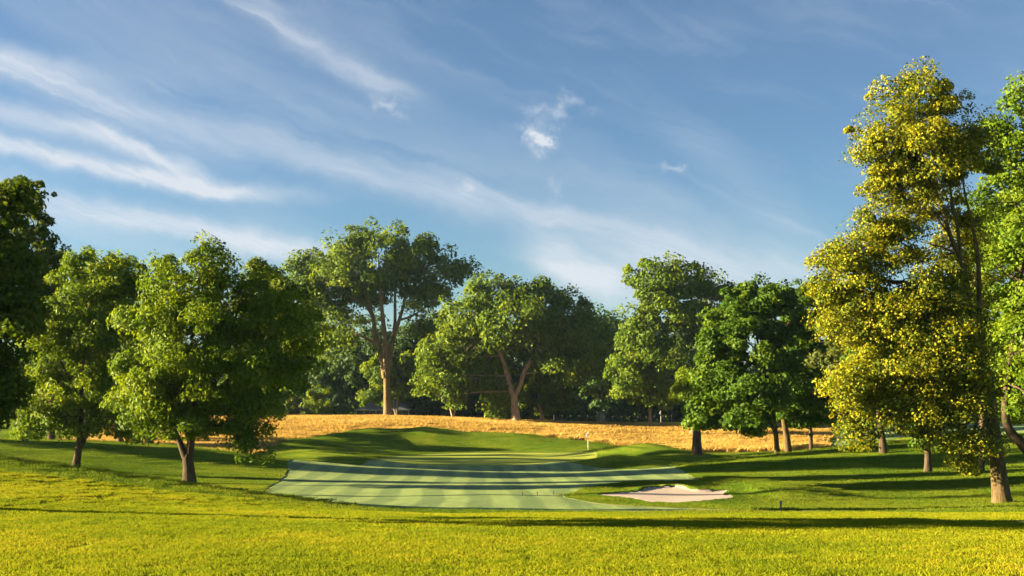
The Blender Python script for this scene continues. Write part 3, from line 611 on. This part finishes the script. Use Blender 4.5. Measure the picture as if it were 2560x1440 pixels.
make_tree('maple_tree', 'shaded tree with ivy on its trunk, second trunk left of the big linden trunk', 68,
    [(2320, 1168, 18), (2319, 1120, 15), (2317, 1070, 14), (2312, 960, 10), (2320, 840, 6)],
    [(2330, 900, 90, 70, 0), (2400, 840, 90, 90, 1), (2330, 1000, 60, 45, 0), (2390, 960, 60, 60, 1), (2320, 780, 80, 70, 1), (2312, 1080, 16, 40, 0)], 'maple', 18000, 0.24, seed=67, crad=0.85, group=RIGHT, aspect=.7)
tL1 = make_tree('linden_tree', 'big linden covered in yellow blossom, with a stout leaning trunk on the right', 46,
    [(2507, 1258, 40), (2499, 1200, 37), (2488, 1110, 35), (2478, 1040, 34), (2470, 970, 32), (2455, 900, 27), (2448, 820, 20)],
    [(2310, 235, 85, 60, 0), (2230, 300, 95, 65, 0), (2380, 310, 95, 70, 0), (2210, 390, 80, 60, 0), (2310, 390, 100, 70, -.5), (2420, 400, 75, 70, 0), (2250, 470, 90, 60, 0), (2370, 480, 95, 60, 1.3), (2200, 540, 75, 60, 0), (2150, 620, 90, 75, 0),
     (2250, 600, 75, 55, -.4), (2100, 690, 75, 70, 0), (2210, 710, 110, 80, -.5), (2310, 720, 80, 70, -.8), (2140, 790, 75, 70, 0), (2250, 810, 110, 80, -.5), (2350, 820, 80, 80, -1), (2240, 900, 100, 70, -.6), (2150, 960, 75, 55, -.3), (2260, 980, 95, 55, -.6), (2360, 930, 80, 70, -1), (2120, 1030, 45, 50, -.5), (2190, 1040, 60, 40, -.5), (2300, 1040, 60, 35, -.6),
     (2390, 1040, 70, 55, -.8), (2420, 1110, 50, 45, -.8), (2400, 1150, 22, 22, -.8), (2130, 1078, 42, 30, -.5), (2225, 1075, 48, 26, -.5), (2330, 1085, 40, 28, -.6), (2345, 1130, 26, 26, -.6), (2420, 1000, 60, 60, -1), (2455, 540, 50, 60, 1.6), (2390, 620, 36, 40, 1.8), (2475, 690, 40, 70, 1.6), (2280, 195, 40, 25, 0), (2060, 720, 35, 40, 0)],
    'linden', 160000, 0.10, limbs=[[(2455, 880, 16), (2430, 800, 14), (2414, 690, 14), (2398, 640, 12), (2376, 590, 10), (2345, 490, 8), (2310, 420, 5), (2275, 330, 3)], [(2400, 650, 9), (2396, 580, 8), (2380, 500, 6), (2370, 420, 4), (2350, 300, 2)], [(2446, 830, 15), (2448, 740, 13), (2444, 640, 11), (2430, 560, 8), (2410, 470, 5), (2400, 380, 3)],
    [(2392, 635, 5), (2360, 620, 4), (2330, 612, 3)], [(2376, 590, 5), (2330, 530, 4), (2290, 500, 2)], [(2470, 960, 14), (2452, 930, 11), (2440, 915, 8), (2400, 900, 5), (2330, 880, 3)]],
    bark='linden', seed=71, crad=0.66, nclus=500, bloom=0.58, twigs=3, shell=0.5, aspect=0.8, droop=0.35, sides=14)
tL2 = make_tree('linden_tree', 'tall green tree leaning in over the right edge of the frame', 56,
    [(2640, 1240, 34), (2600, 1160, 30), (2556, 1110, 26), (2520, 1068, 22), (2515, 1000, 20), (2530, 880, 16), (2550, 700, 12), (2575, 450, 7)],
    [(2570, 240, 50, 75, 0), (2545, 330, 55, 60, 0), (2590, 430, 80, 70, 0), (2540, 440, 42, 50, 0), (2570, 560, 90, 90, 0), (2530, 680, 75, 90, 1), (2600, 760, 90, 100, 0), (2545, 830, 60, 70, -1), (2500, 760, 50, 70, 2), (2505, 600, 45, 70, 2), (2490, 500, 32, 40, 1), (2500, 900, 50, 60, 2), (2520, 940, 60, 80, 1.5), (2590, 960, 80, 90, 0), (2640, 600, 100, 150, 0), (2505, 330, 36, 40, .5), (2500, 415, 42, 45, .5), (2520, 880, 42, 60, -1.6), (2530, 985, 42, 55, -1.6), (2550, 1020, 50, 40, 1), (2640, 1020, 80, 60, 0)],
    'ash', 48000, 0.17, seed=73, crad=0.7, nclus=420, twigs=3, aspect=0.7, group=None, bark='dark')
make_tree('maple_tree', 'green tree filling the gap behind the trunk of the yellow-flowered linden', 66, [(2452, 1180, 16), (2455, 1080, 14), (2460, 900, 10), (2470, 700, 5)],
    [(2480, 560, 60, 70, 0), (2440, 660, 70, 80, 0), (2520, 680, 60, 90, 0), (2470, 780, 90, 80, 0), (2430, 880, 80, 80, 0), (2520, 880, 70, 90, 0), (2470, 980, 80, 60, 0), (2530, 470, 40, 60, 0)], 'ash', 22000, 0.22, seed=75, crad=0.85, group=RIGHT)
# --- the wood behind the fescue
wood = [(700, 222, 835, 90, 'wood tree right behind the grey-roofed garage'), (790, 226, 800, 95, 'rounded wood tree above the flowering shrubs'), (860, 215, 830, 70, 'dark wood tree left of the low dark house'), (1040, 218, 800, 75, 'wood tree in the gap between the two big elms'),
        (930, 235, 790, 80, 'wood tree behind the low dark house'), (1110, 226, 790, 70, 'wood tree left behind the V-forked elm'), (1200, 230, 830, 80, 'wood tree directly behind the V-forked elm'), (1300, 226, 860, 85, 'low wood tree right behind the V-forked elm'), (1400, 220, 850, 75, 'wood tree behind the leaning orange-lit trunk'),
        (1470, 212, 770, 70, 'blue-green wood tree with a rounded shoulder right of the V-forked elm'), (1530, 222, 785, 42, 'narrow pointed wood tree in the low gap of the skyline'), (1590, 228, 800, 70, 'wood tree behind the young straight tree'), (1680, 222, 820, 80, 'wood tree between the young tree and the dark maples'),
        (1780, 226, 860, 80, 'wood tree hidden behind the dark maples'), (1990, 230, 850, 90, 'wood tree seen between the maple trunks'), (2110, 225, 880, 90, 'wood tree behind the pale far fairway'), (580, 228, 860, 90, 'wood tree behind the forked front tree'), (450, 230, 850, 90, 'wood tree low behind the ivy-clad trunk'), (60, 235, 900, 80, 'wood tree by the white house at the left'), (2260, 215, 880, 100, 'wood tree far behind the linden skirt')]
for i, (px, Y, top, wd, lab) in enumerate(wood):
    r_ = np.random.default_rng(300 + i); tx = px + r_.uniform(-15, 15); low = 1030
    L = [(px, top + 40, wd * .55, 42, 0)]
    y_ = top + 90; q = 0
    while y_ < low:
        for s_ in (-.5, .45): L.append((px + s_ * wd * r_.uniform(.8, 1.15), y_ + r_.uniform(-15, 15), wd * r_.uniform(.5, .68), r_.uniform(38, 55), r_.uniform(-3, 3)))
        y_ += 70; q += 1
    make_tree('woodland_tree', lab, Y, [(tx, 1058, 9 + r_.uniform(0, 5)), (tx + 2, 1000, 8), (px, 930, 6), (px, top + 60, 2)], L, 'wood', 9500, 0.72, seed=100 + i, crad=1.9, group=WOODS, nclus=170, twigs=1, droop=.3, bark='dark', sides=8)
# far trees closing the wood
for i, px in enumerate(range(-60, 2500, 118)):
    r_ = np.random.default_rng(500 + i); px += r_.uniform(-25, 25); top = r_.uniform(850, 900); wd = r_.uniform(80, 105)
    L = [(px + s_ * wd * .5, y_ + r_.uniform(-12, 12), wd * .62, 46, r_.uniform(-4, 4)) for y_ in (top + 45, top + 100, 1000, 1040) for s_ in (-.6, .6)]
    make_tree('woodland_tree', 'tree of the farthest row closing the wood, behind the trunks', 252, [(px, 1060, 10), (px, 1000, 8), (px, top + 50, 2)], L, 'wood', 5200, 1.0, seed=560 + i, crad=2.3, group='farthest row of the wood', nclus=110, twigs=.5, sides=6)
# flowering shrubs at the wood edge
for i, (px, top, wd, lf, lab) in enumerate([(745, 985, 34, 'olive', 'pale flowering shrub beside the garage'), (800, 965, 38, 'lime', 'tall yellow-green shrub at the wood edge'), (860, 1010, 30, 'wood', 'low dark shrub left of the dark house'), (708, 1010, 22, 'wood', 'dark shrub against the garage wall')]):
    make_tree('shrub', lab, 206, [(px, 1050, 3), (px, 1030, 2.5), (px + 1, 1010, 2)], [(px, top + 25, wd * .8, 24, 0), (px - wd * .5, top + 45, wd * .7, 24, 0), (px + wd * .5, top + 48, wd * .7, 24, 0), (px, 1035, wd, 20, 0)], lf, 4500, 0.45, seed=150 + i, crad=1.0, cat='shrub', group='shrubs at the wood edge')

# ------------------------------------------------------------------ grass (uncountable: one object per stand)
def blade_mat(name, c1, c2, c3, trans=0.4, patch=0.25):
    m, nt, out = new_mat(name); g = nd(nt, 'ShaderNodeNewGeometry')
    n1 = noise(nt, g.outputs['Position'], patch, 5, 0.62); n2 = noise(nt, g.outputs['Position'], 2.3, 3, 0.6); n3 = noise(nt, g.outputs['Position'], 30, 1)
    f = M(nt, 'ADD', M(nt, 'MULTIPLY', n1, 0.5), M(nt, 'ADD', M(nt, 'MULTIPLY', n2, 0.28), M(nt, 'MULTIPLY', n3, 0.22)))
    c = ramp(nt, f, [(0.38, c1), (0.5, c2), (0.63, c3)])
    d = nd(nt, 'ShaderNodeBsdfDiffuse', {0: c}); t = nd(nt, 'ShaderNodeBsdfTranslucent', {0: c})
    mx = nd(nt, 'ShaderNodeMixShader', {0: trans}); nt.links.new(d.outputs[0], mx.inputs[1]); nt.links.new(t.outputs[0], mx.inputs[2]); nt.links.new(mx.outputs[0], out.inputs[0]); return m
MAT['blade'] = blade_mat('grass_blades', (0.095, 0.140, 0.008), (0.175, 0.205, 0.009), (0.29, 0.26, 0.016))
MAT['blade2'] = blade_mat('rough_blades', (0.050, 0.092, 0.009), (0.098, 0.138, 0.011), (0.185, 0.188, 0.016), patch=0.16)
MAT['blade3'] = blade_mat('bank_blades', (0.042, 0.082, 0.008), (0.085, 0.128, 0.010), (0.16, 0.175, 0.015), patch=0.12)
MAT['fescue'] = blade_mat('fescue_blades', (0.24, 0.155, 0.040), (0.38, 0.250, 0.062), (0.50, 0.355, 0.105), patch=0.09, trans=0.3)
def patch_obj(name, size, n, h, w, lean, mat, seed):
    r = np.random.default_rng(seed); xy = (r.random((n, 2)) - .5) * size; hh = h * (0.6 + 0.7 * r.random(n)); an = r.random(n) * 2 * np.pi
    dx = np.stack([np.cos(an), np.sin(an)], 1) * (w / 2); la = r.random(n) * 2 * np.pi; ln = np.stack([np.cos(la), np.sin(la)], 1) * (hh * lean * r.random(n))[:, None]
    z0 = np.full(n, -0.02); V = np.stack([np.column_stack([xy - dx, z0]), np.column_stack([xy + dx, z0]), np.column_stack([xy + ln * .35 + dx * .7, hh * .6]), np.column_stack([xy + ln, hh])], 1).reshape(-1, 3)
    i = np.arange(n)[:, None] * 4
    Fc = np.concatenate([i + [0, 1, 2], i + [0, 2, 3]])
    return bpy.data.objects.new(name, mesh_np(name, V, Fc, 3, mat))
def gn_scatter(name, pts, patch, label=None, scl=(0.85, 1.2)):
    me = bpy.data.meshes.new(name); me.vertices.add(len(pts)); me.vertices.foreach_set('co', np.asarray(pts, np.float32).ravel()); me.update()
    o = tag(link(name, me), label, 'grass', kind='stuff')
    ng = bpy.data.node_groups.new(name, 'GeometryNodeTree')
    ng.interface.new_socket('Geometry', in_out='INPUT', socket_type='NodeSocketGeometry'); ng.interface.new_socket('Geometry', in_out='OUTPUT', socket_type='NodeSocketGeometry')
    gi = ng.nodes.new('NodeGroupInput'); go = ng.nodes.new('NodeGroupOutput'); ip = ng.nodes.new('GeometryNodeInstanceOnPoints')
    oi = ng.nodes.new('GeometryNodeObjectInfo'); oi.inputs['Object'].default_value = patch
    rv = ng.nodes.new('FunctionNodeRandomValue'); rv.data_type = 'FLOAT_VECTOR'; rv.inputs[0].default_value = (0, 0, 0); rv.inputs[1].default_value = (0, 0, 6.28)
    rs = ng.nodes.new('FunctionNodeRandomValue'); rs.data_type = 'FLOAT'; rs.inputs[2].default_value = scl[0]; rs.inputs[3].default_value = scl[1]
    L = ng.links.new
    L(gi.outputs[0], ip.inputs['Points']); L(oi.outputs['Geometry'], ip.inputs['Instance']); L(rv.outputs[0], ip.inputs['Rotation']); L(rs.outputs[1], ip.inputs['Scale']); L(ip.outputs[0], go.inputs[0])
    o.modifiers.new('scatter', 'NODES').node_group = ng
    return o
def scatter_pts(y0, y1, sp, keep, xk=0.46, xm=3.0, lift=LIP, seed=1):
    r = np.random.default_rng(seed); out = []
    for y in np.arange(y0, y1, sp):
        xs = np.arange(-(xk * y + xm), xk * y + xm, sp); out.append(np.stack([xs, np.full(len(xs), y)], 1))
    p = np.concatenate(out); p += (r.random(p.shape) - .5) * sp
    p = p[keep(p)]; return np.column_stack([p, height(p) + lift])
def in_rough(margin):
    def k(p):
        ok = np.ones(len(p), bool)
        for nm, poly, mt, l in REGIONS: ok &= sdf(poly, p) < -(max(margin, 0.7) if nm == 'bunker_sand' else margin)
        return ok
    return k
gn_scatter('rough_grass', scatter_pts(8, 30, 0.42, in_rough(0.3), seed=2), patch_obj('grass_patch', 0.62, 1000, 0.040, 0.006, 0.9, MAT['blade'], 1), 'short lit lawn grass in the foreground')
gn_scatter('rough_grass', scatter_pts(30, 60, 0.85, in_rough(0.30), seed=3), patch_obj('grass_patch', 1.25, 420, 0.038, 0.012, 0.9, MAT['blade2'], 2), 'rough grass on the near mounds and round the bunker')
gn_scatter('rough_grass', scatter_pts(59, 160, 1.7, in_rough(1.0), seed=4, xk=0.44), patch_obj('grass_patch', 2.6, 300, 0.034, 0.026, 1.2, MAT['blade3'], 3), 'rough grass on the mounds round the green')
def in_fesc(p): return (sdf(FESC, p) > 0.6) & (sdf(FARF, p) < 0)
gn_scatter('fescue_grass', scatter_pts(98, 198, 1.5, in_fesc, xk=0.5, lift=0, seed=5), patch_obj('fescue_patch', 2.4, 650, 0.50, 0.024, 0.8, MAT['fescue'], 4), 'tall golden fescue in the field before the wood')

# ------------------------------------------------------------------ small things
def box(bm, x0, x1, y0, y1, z0, z1):
    v = [bm.verts.new(p) for p in ((x0, y0, z0), (x1, y0, z0), (x1, y1, z0), (x0, y1, z0), (x0, y0, z1), (x1, y0, z1), (x1, y1, z1), (x0, y1, z1))]
    for f in ((0, 3, 2, 1), (4, 5, 6, 7), (0, 1, 5, 4), (1, 2, 6, 5), (2, 3, 7, 6), (3, 0, 4, 7)): bm.faces.new([v[i] for i in f])
def bobj(name, bm, mat, parent=None, bevel=0.0):
    if bevel: bmesh.ops.bevel(bm, geom=list(bm.edges), offset=bevel, segments=1, affect='EDGES')
    bmesh.ops.recalc_face_normals(bm, faces=bm.faces)
    me = bpy.data.meshes.new(name); bm.to_mesh(me); bm.free(); me.materials.append(mat); return link(name, me, parent)
def part_box(name, parent, mat, *b, bevel=0.0):
    bm = bmesh.new(); box(bm, *b); return bobj(name, bm, mat, parent, bevel)
def lathe(bm, prof, seg=12):
    rings = [[bm.verts.new((r * math.cos(2 * math.pi * k / seg), r * math.sin(2 * math.pi * k / seg), z)) for k in range(seg)] for r, z in prof]
    for a_, b_ in zip(rings, rings[1:]):
        for k in range(seg): bm.faces.new((a_[k], a_[(k + 1) % seg], b_[(k + 1) % seg], b_[k]))
    bm.faces.new(rings[0][::-1]); bm.faces.new(rings[-1])
PT = {'white': plain('white_paint', (0.78, 0.77, 0.74), 0.45, .05), 'pole': plain('pale_pole', (0.75, 0.73, 0.62), 0.4, .05), 'black': plain('dark_plastic', (0.02, 0.02, 0.02), 0.5), 'wood': plain('stake_wood', (0.22, 0.14, 0.07), 0.8), 'blue': plain('blue_paint', (0.07, 0.14, 0.30), 0.6),
      'stone': plain('grey_stone', (0.20, 0.20, 0.20), 0.8, .3, 30), 'siding': plain('pale_siding', (0.46, 0.45, 0.42), 0.7), 'dwall': plain('dark_wall', (0.055, 0.055, 0.062), 0.8), 'roof': plain('grey_shingle', (0.10, 0.10, 0.11), 0.9, .3, 8), 'glass': plain('window_glass', (0.03, 0.04, 0.05), 0.1), 'post': plain('grey_metal', (0.07, 0.072, 0.075), 0.6), 'trim': plain('shaded_white_trim', (0.24, 0.24, 0.24), 0.6), 'green': plain('green_door', (0.16, 0.22, 0.12), 0.7)}  # trim: white eaves, greyed with the shade under the trees
def flagstick(px, Y, label, h=2.15, group=None, k=1.0):
    x = (px - 1280) / F * Y; z = gz(x, Y); o = tag(empty('golf_flag', (x, Y, z)), label, 'flag', group)
    bm = bmesh.new(); lathe(bm, [(0.016 * k, -0.1), (0.016 * k, h * .5), (0.012 * k, h)], 10); bobj('pole', bm, PT['pole'], o)
    bm = bmesh.new(); lathe(bm, [(0.0175 * k, h * .56), (0.0175 * k, h * .66)], 10); bobj('band', bm, PT['black'], o)
    # limp cloth hanging in folds beside the pole
    bm = bmesh.new(); g = []
    for j in range(9):
        t = j / 8; row = []
        for i in range(9):
            s = i / 8; wd = 0.03 + 0.13 * math.sin(min(1, t * 1.15) * math.pi * .62)
            row.append(bm.verts.new((-0.012 - s * wd * k, 0.035 * math.sin(s * 9 + t * 2) * t * k, h - 0.02 - t * 0.62 - 0.10 * s * (1 - t))))
        g.append(row)
    for j in range(8):
        for i in range(8): bm.faces.new((g[j][i], g[j][i + 1], g[j + 1][i + 1], g[j + 1][i]))
    bmesh.ops.solidify(bm, geom=list(bm.faces), thickness=0.006); bobj('cloth', bm, PT['white'], o)
    bm = bmesh.new(); lathe(bm, [(0.054, -0.02), (0.054, 0.004), (0.05, 0.006)], 14); bobj('cup_rim', bm, PT['white'], o)
flagstick(1470, 134, 'white golf flag hanging limp on a pale pole on the green', k=1.5)
flagstick(1652, 203, 'tiny white golf flag on the far green beyond the fescue', k=1.6)
# distance stake right of the bunker
x, Y = XY(1952, 39.0); o = tag(empty('distance_stake', (x, Y, gz(x, Y) + LIP)), 'short wooden stake with a blue cap right of the bunker', 'stake')
part_box('post', o, PT['wood'], -.025, .025, -.025, .025, -.15, .17, bevel=.004); part_box('cap', o, PT['blue'], -.032, .032, -.032, .032, .168, .30, bevel=.008)
for i, (px, yy) in enumerate([(1306, 50.5), (1343, 51.0), (1383, 51.6)]):
    x = (px - 1280) / F * yy; o = tag(empty('marker_stake', (x, yy, gz(x, yy))), ['leftmost of three short dark stakes in the fairway left of the bunker', 'middle of three short dark stakes in the fairway left of the bunker', 'rightmost of three short dark stakes, nearest the bunker tip'][i], 'stake', 'dark stakes in the fairway')
    part_box('post', o, PT['black'], -.014, .014, -.014, .014, -.1, .13, bevel=.003); part_box('cap', o, PT['wood'], -.02, .02, -.02, .02, .128, .16, bevel=.004)
x, Y = XY(2267, 23.4); o = tag(empty('tee_plaque', (x, Y, gz(x, Y) + LIP)), 'small grey stone plaque in the grass beside the tee', 'plaque')
part_box('stone', o, PT['stone'], -.075, .075, -.05, .05, -.05, .055, bevel=.012); part_box('plate', o, PT['post'], -.05, .05, -.054, -.048, .008, .042)
# buildings at the wood edge
def gable(bm, x0, x1, y0, y1, ze, zr, over=0.35, th=0.16):
    xm = (x0 + x1) / 2
    for sgn in (-1, 1):
        xe = x0 - over if sgn < 0 else x1 + over; sl = (zr - ze) / (xm - x0); zl = ze - over * sl
        a_ = [(xm, y0 - over, zr), (xe, y0 - over, zl), (xe, y1 + over, zl), (xm, y1 + over, zr)]
        v = [bm.verts.new(p) for p in a_] + [bm.verts.new((p[0], p[1], p[2] + th)) for p in a_]
        for f in ((0, 1, 2, 3), (7, 6, 5, 4), (0, 4, 5, 1), (1, 5, 6, 2), (2, 6, 7, 3), (3, 7, 4, 0)): bm.faces.new([v[i] for i in f])
def house(name, label, pxl, pxr, Y, eave, ridge, wallm, roofm, dep=7, feats=()):
    k = Y / F; x0 = (pxl - 1280) * k; x1 = (pxr - 1280) * k; xm = (x0 + x1) / 2; z = gz(xm, Y) - .2; o = tag(empty(name, (xm, Y, z)), label, 'house')
    a_, b_ = x0 - xm, x1 - xm; ze = CH - (eave - HZ) * k - z; zr = CH - (ridge - HZ) * k - z
    bm = bmesh.new(); box(bm, a_, b_, 0, dep, 0, ze)
    v = [bm.verts.new(p) for p in ((a_, 0, ze), (b_, 0, ze), (0, 0, zr), (a_, dep, ze), (b_, dep, ze), (0, dep, zr))]; bm.faces.new((v[0], v[1], v[2])); bm.faces.new((v[3], v[5], v[4]))
    bobj('wall', bm, wallm, o); bm = bmesh.new(); gable(bm, a_, b_, 0, dep, ze, zr); bobj('roof', bm, roofm, o)
    n = int(ze / 0.28)
    for nm, xa, xb, za, zb, mt in feats:
        f_ = part_box(nm, o, mt, xa, xb, -.06, .02, za, zb)
        if nm == 'garage_door':
            for q in range(4): part_box('panel', f_, PT['white'], xa + .06, xb - .06, -.085, -.06, za + .05 + q * (zb - za) / 4, za + (q + 1) * (zb - za) / 4 - .03)
        if nm == 'window': part_box('pane', f_, PT['glass'], xa + .08, xb - .08, -.07, -.06, za + .08, zb - .08)
    return o, a_, b_, ze, zr
house('garage', 'small pale garage with grey gable roof behind the fescue at the left', 650, 742, 212, 1037, 1016, PT['siding'], PT['roof'], 6, [('garage_door', -2.55, -1.25, 0, 2.1, PT['white']), ('door', -1.1, -.62, 0, 2.05, PT['green']), ('garage_door', -.5, .9, 0, 2.1, PT['white'])])
house('white_house', 'white house with a dark window at the far left edge', -70, 24, 232, 1030, 1000, PT['white'], PT['post'], 7, [('window', 2.1, 3.3, 0.9, 1.9, PT['black']), ('window', -1, .3, 0.9, 1.9, PT['black'])])
def ranch():
    Y = 210; k = Y / F; x0, x1 = (886 - 1280) * k, (1026 - 1280) * k; xm = (x0 + x1) / 2; z = gz(xm, Y) - .2; o = tag(empty('ranch_house', (xm, Y, z)), 'low dark house with white eaves behind the tallest elm', 'house')
    a_, b_ = x0 - xm, x1 - xm; ze = CH - (1024 - HZ) * k - z; zr = CH - (998 - HZ) * k - z
    part_box('wall', o, PT['dwall'], a_ + .6, b_ - .6, .6, 7, 0, ze)
    bm = bmesh.new(); v = [bm.verts.new(p) for p in ((a_, 0, ze), (b_, 0, ze), (b_, 7.6, ze), (a_, 7.6, ze), (a_ + 3, 3.8, zr), (b_ - 3, 3.8, zr))]
    for f in ((0, 1, 5, 4), (1, 2, 5), (2, 3, 4, 5), (3, 0, 4), (3, 2, 1, 0)): bm.faces.new([v[i] for i in f])
    rf = bobj('roof', bm, PT['roof'], o)
    part_box('fascia', rf, PT['trim'], a_ - .02, b_ + .02, -.05, .04, ze - .16, ze + .03); part_box('chimney', rf, PT['stone'], .6, 1.2, 3.2, 3.8, zr - .5, zr + .9)
    for xa in (a_ + .25, a_ + 1.6, -1.2, 1.0, b_ - .4): part_box('post', o, PT['trim'], xa, xa + .12, .1, .22, 0, ze - .16)
    for xa in (a_ + 2.6, -.3, 2.2): w_ = part_box('window', o, PT['trim'], xa, xa + 1.2, .56, .6, .9, 1.9); part_box('pane', w_, PT['glass'], xa + .08, xa + 1.12, .545, .56, .98, 1.82)
    part_box('door', o, PT['dwall'], .9, 1.8, .55, .6, 0, 2.05)
ranch()
x, Y = XY(1505, 208); o = tag(empty('shed', (x, Y, gz(x, Y))), 'small dark hut with a pale roof edge under the wood trees', 'hut')
part_box('wall', o, PT['dwall'], -.7, .7, 0, 1.4, -.1, 1.9); part_box('roof', o, PT['post'], -.85, .85, -.15, 1.55, 1.9, 2.05); part_box('door', o, PT['roof'], -.35, .35, -.04, 0, 0, 1.75)
xs = [((px - 1280) / F * 205) for px in range(1385, 1700, 21)]
o = tag(empty('wire_fence', (xs[0], 205, gz(xs[0], 205))), 'thin wire fence in the shade at the foot of the wood', 'fence'); zb = gz(xs[0], 205)
for xx in xs:
    bm = bmesh.new(); lathe(bm, [(.035, -.2), (.035, 1.3), (.02, 1.32)], 6); q = bobj('post', bm, PT['post'], o); q.location = (xx - xs[0], 0, gz(xx, 205) - zb)
for hh in (.35, .75, 1.2):
    pth = np.array([(xx - xs[0], 0, gz(xx, 205) - zb + hh) for xx in xs]); V, Fc = tube(pth, [.012] * len(pth), 5); link('wire', mesh_np('wire', V, Fc, 4, PT['post']), o)
# the wood goes on behind as one far mass
def far_mass():
    r = np.random.default_rng(900); n = 26000; x = r.uniform(-330, 330, n); y = 300 + r.uniform(0, 14, n); top = 10 + 3.0 * np.sin(x * .11) + 2.0 * np.sin(x * .31 + 1) + 1.2 * np.sin(x * .83)
    z = -0.6 + top * r.random(n) ** .8; p = np.stack([x, y, z], 1); nr = r.normal(size=(n, 3)) + (0, -.8, .4); nr /= np.linalg.norm(nr, axis=1)[:, None]
    t = np.cross(nr, r.normal(size=(n, 3))); t /= np.linalg.norm(t, axis=1)[:, None]; b = np.cross(nr, t); L = r.uniform(.7, 1.3, n)[:, None]
    V = np.stack([p - t * L, p + b * L * .6, p + t * L, p - b * L * .6], 1).reshape(-1, 3)
    me = mesh_np('distant_wood', V, np.arange(4 * n).reshape(-1, 4), 4, LM['wood']); at = me.attributes.new('var', 'FLOAT', 'FACE'); at.data.foreach_set('value', r.random(n).astype(np.float32))
    tag(link('distant_wood', me), 'far-off wood closing the view under the tree crowns', 'wood', kind='stuff')
far_mass()
# unseen trees to the left, long shadows across the lawn; some added for shade
def mt(px0, Y, pts):        # metres relative to the trunk foot -> photo columns and rows, for make_tree
    k = Y / F; zb = gz((px0 - 1280) * k, Y); return [(px0 + q[0] / k, HZ - (q[1] + zb - CH) / k, *[v / k for v in q[2:4]], *q[4:]) for q in pts]
p0 = 1280 - 17.0 * F / 20.6
make_tree('oak_tree', 'high-crowned tree out of frame beside the foreground lawn, its shadow across the lawn', 20.6, mt(p0, 20.6, [(0, 0, .5), (.1, 2, .4), (0, 5, .34), (.2, 11, .16)]),
    mt(p0, 20.6, [(0, 5, 3.0, 2.2, 0), (1.2, 7, 3.0, 2.4, .5), (-1.3, 8.5, 2.8, 2.4, -.5), (.3, 11, 2.8, 2.2, 0), (0, 13.5, 2.0, 1.6, 0), (2.2, 4.4, 1.8, 1.2, -.6), (-2.4, 4.6, 1.8, 1.3, .8)]), 'oakdark', 20000, 0.3, seed=201, crad=.8)
p1 = 1280 - 40 * F / 51.5  # unseen tree put in, crown set high to shade the right hill
make_tree('poplar_tree', 'very tall clear-stemmed tree added out of frame to shade the right hill', 51.5, mt(p1, 51.5, [(0, 0, .6), (.1, 6, .5), (0, 12, .4), (.2, 19, .14)]),
    mt(p1, 51.5, [(0, 13.5, 3.0, 1.8, 0), (1.2, 15, 2.8, 2.2, .5), (-1.3, 16, 2.8, 2.2, -.5), (.3, 18.5, 2.6, 2.2, 0), (0, 20.5, 1.8, 1.4, 0)]), 'oakdark', 14000, 0.34, seed=203, crad=1.0)
for i, (x, y, sc, rz, src) in enumerate([(-60, 37.5, 1.0, 1.2, tT3), (-46, 76, 1.5, 3.0, tT2), (-66, 104, 1.3, 0.6, tT3), (-78, 124, 1.4, 2.6, tT2), (-45, 147, .85, .5, tT2), (-49, 140, .9, 1.9, tT2)]):  # unseen copies; those shading the hill and the ridge are added for it
    copy_tree(src, (x, y, gz(x, y) - .05), rz, sc, ['broadleaf tree out of frame beside the left mound', 'broadleaf tree added out of frame to shade the right hill', 'broadleaf tree hidden behind the dark edge tree', 'broadleaf tree out of frame beside the far left lawn', 'small hidden tree added behind the forked front tree to shade the ridge', 'small hidden tree added behind the ivy-clad trunk to shade the ridge'][i])
HAZE = 0.00006
# morning air: thin haze over the whole course
bm = bmesh.new(); box(bm, -700, 700, -45, 900, -6, 42); me = bpy.data.meshes.new('haze'); bm.to_mesh(me); bm.free()
m_, nt_, out_ = new_mat('thin_haze'); pv = nd(nt_, 'ShaderNodeVolumePrincipled'); pv.inputs['Color'].default_value = (0.50, 0.72, 1.0, 1); pv.inputs['Density'].default_value = HAZE; pv.inputs['Anisotropy'].default_value = 0.2
nt_.links.new(pv.outputs[0], out_.inputs['Volume']); me.materials.append(m_); tag(link('haze', me), 'thin bluish morning haze', 'haze', kind='stuff')
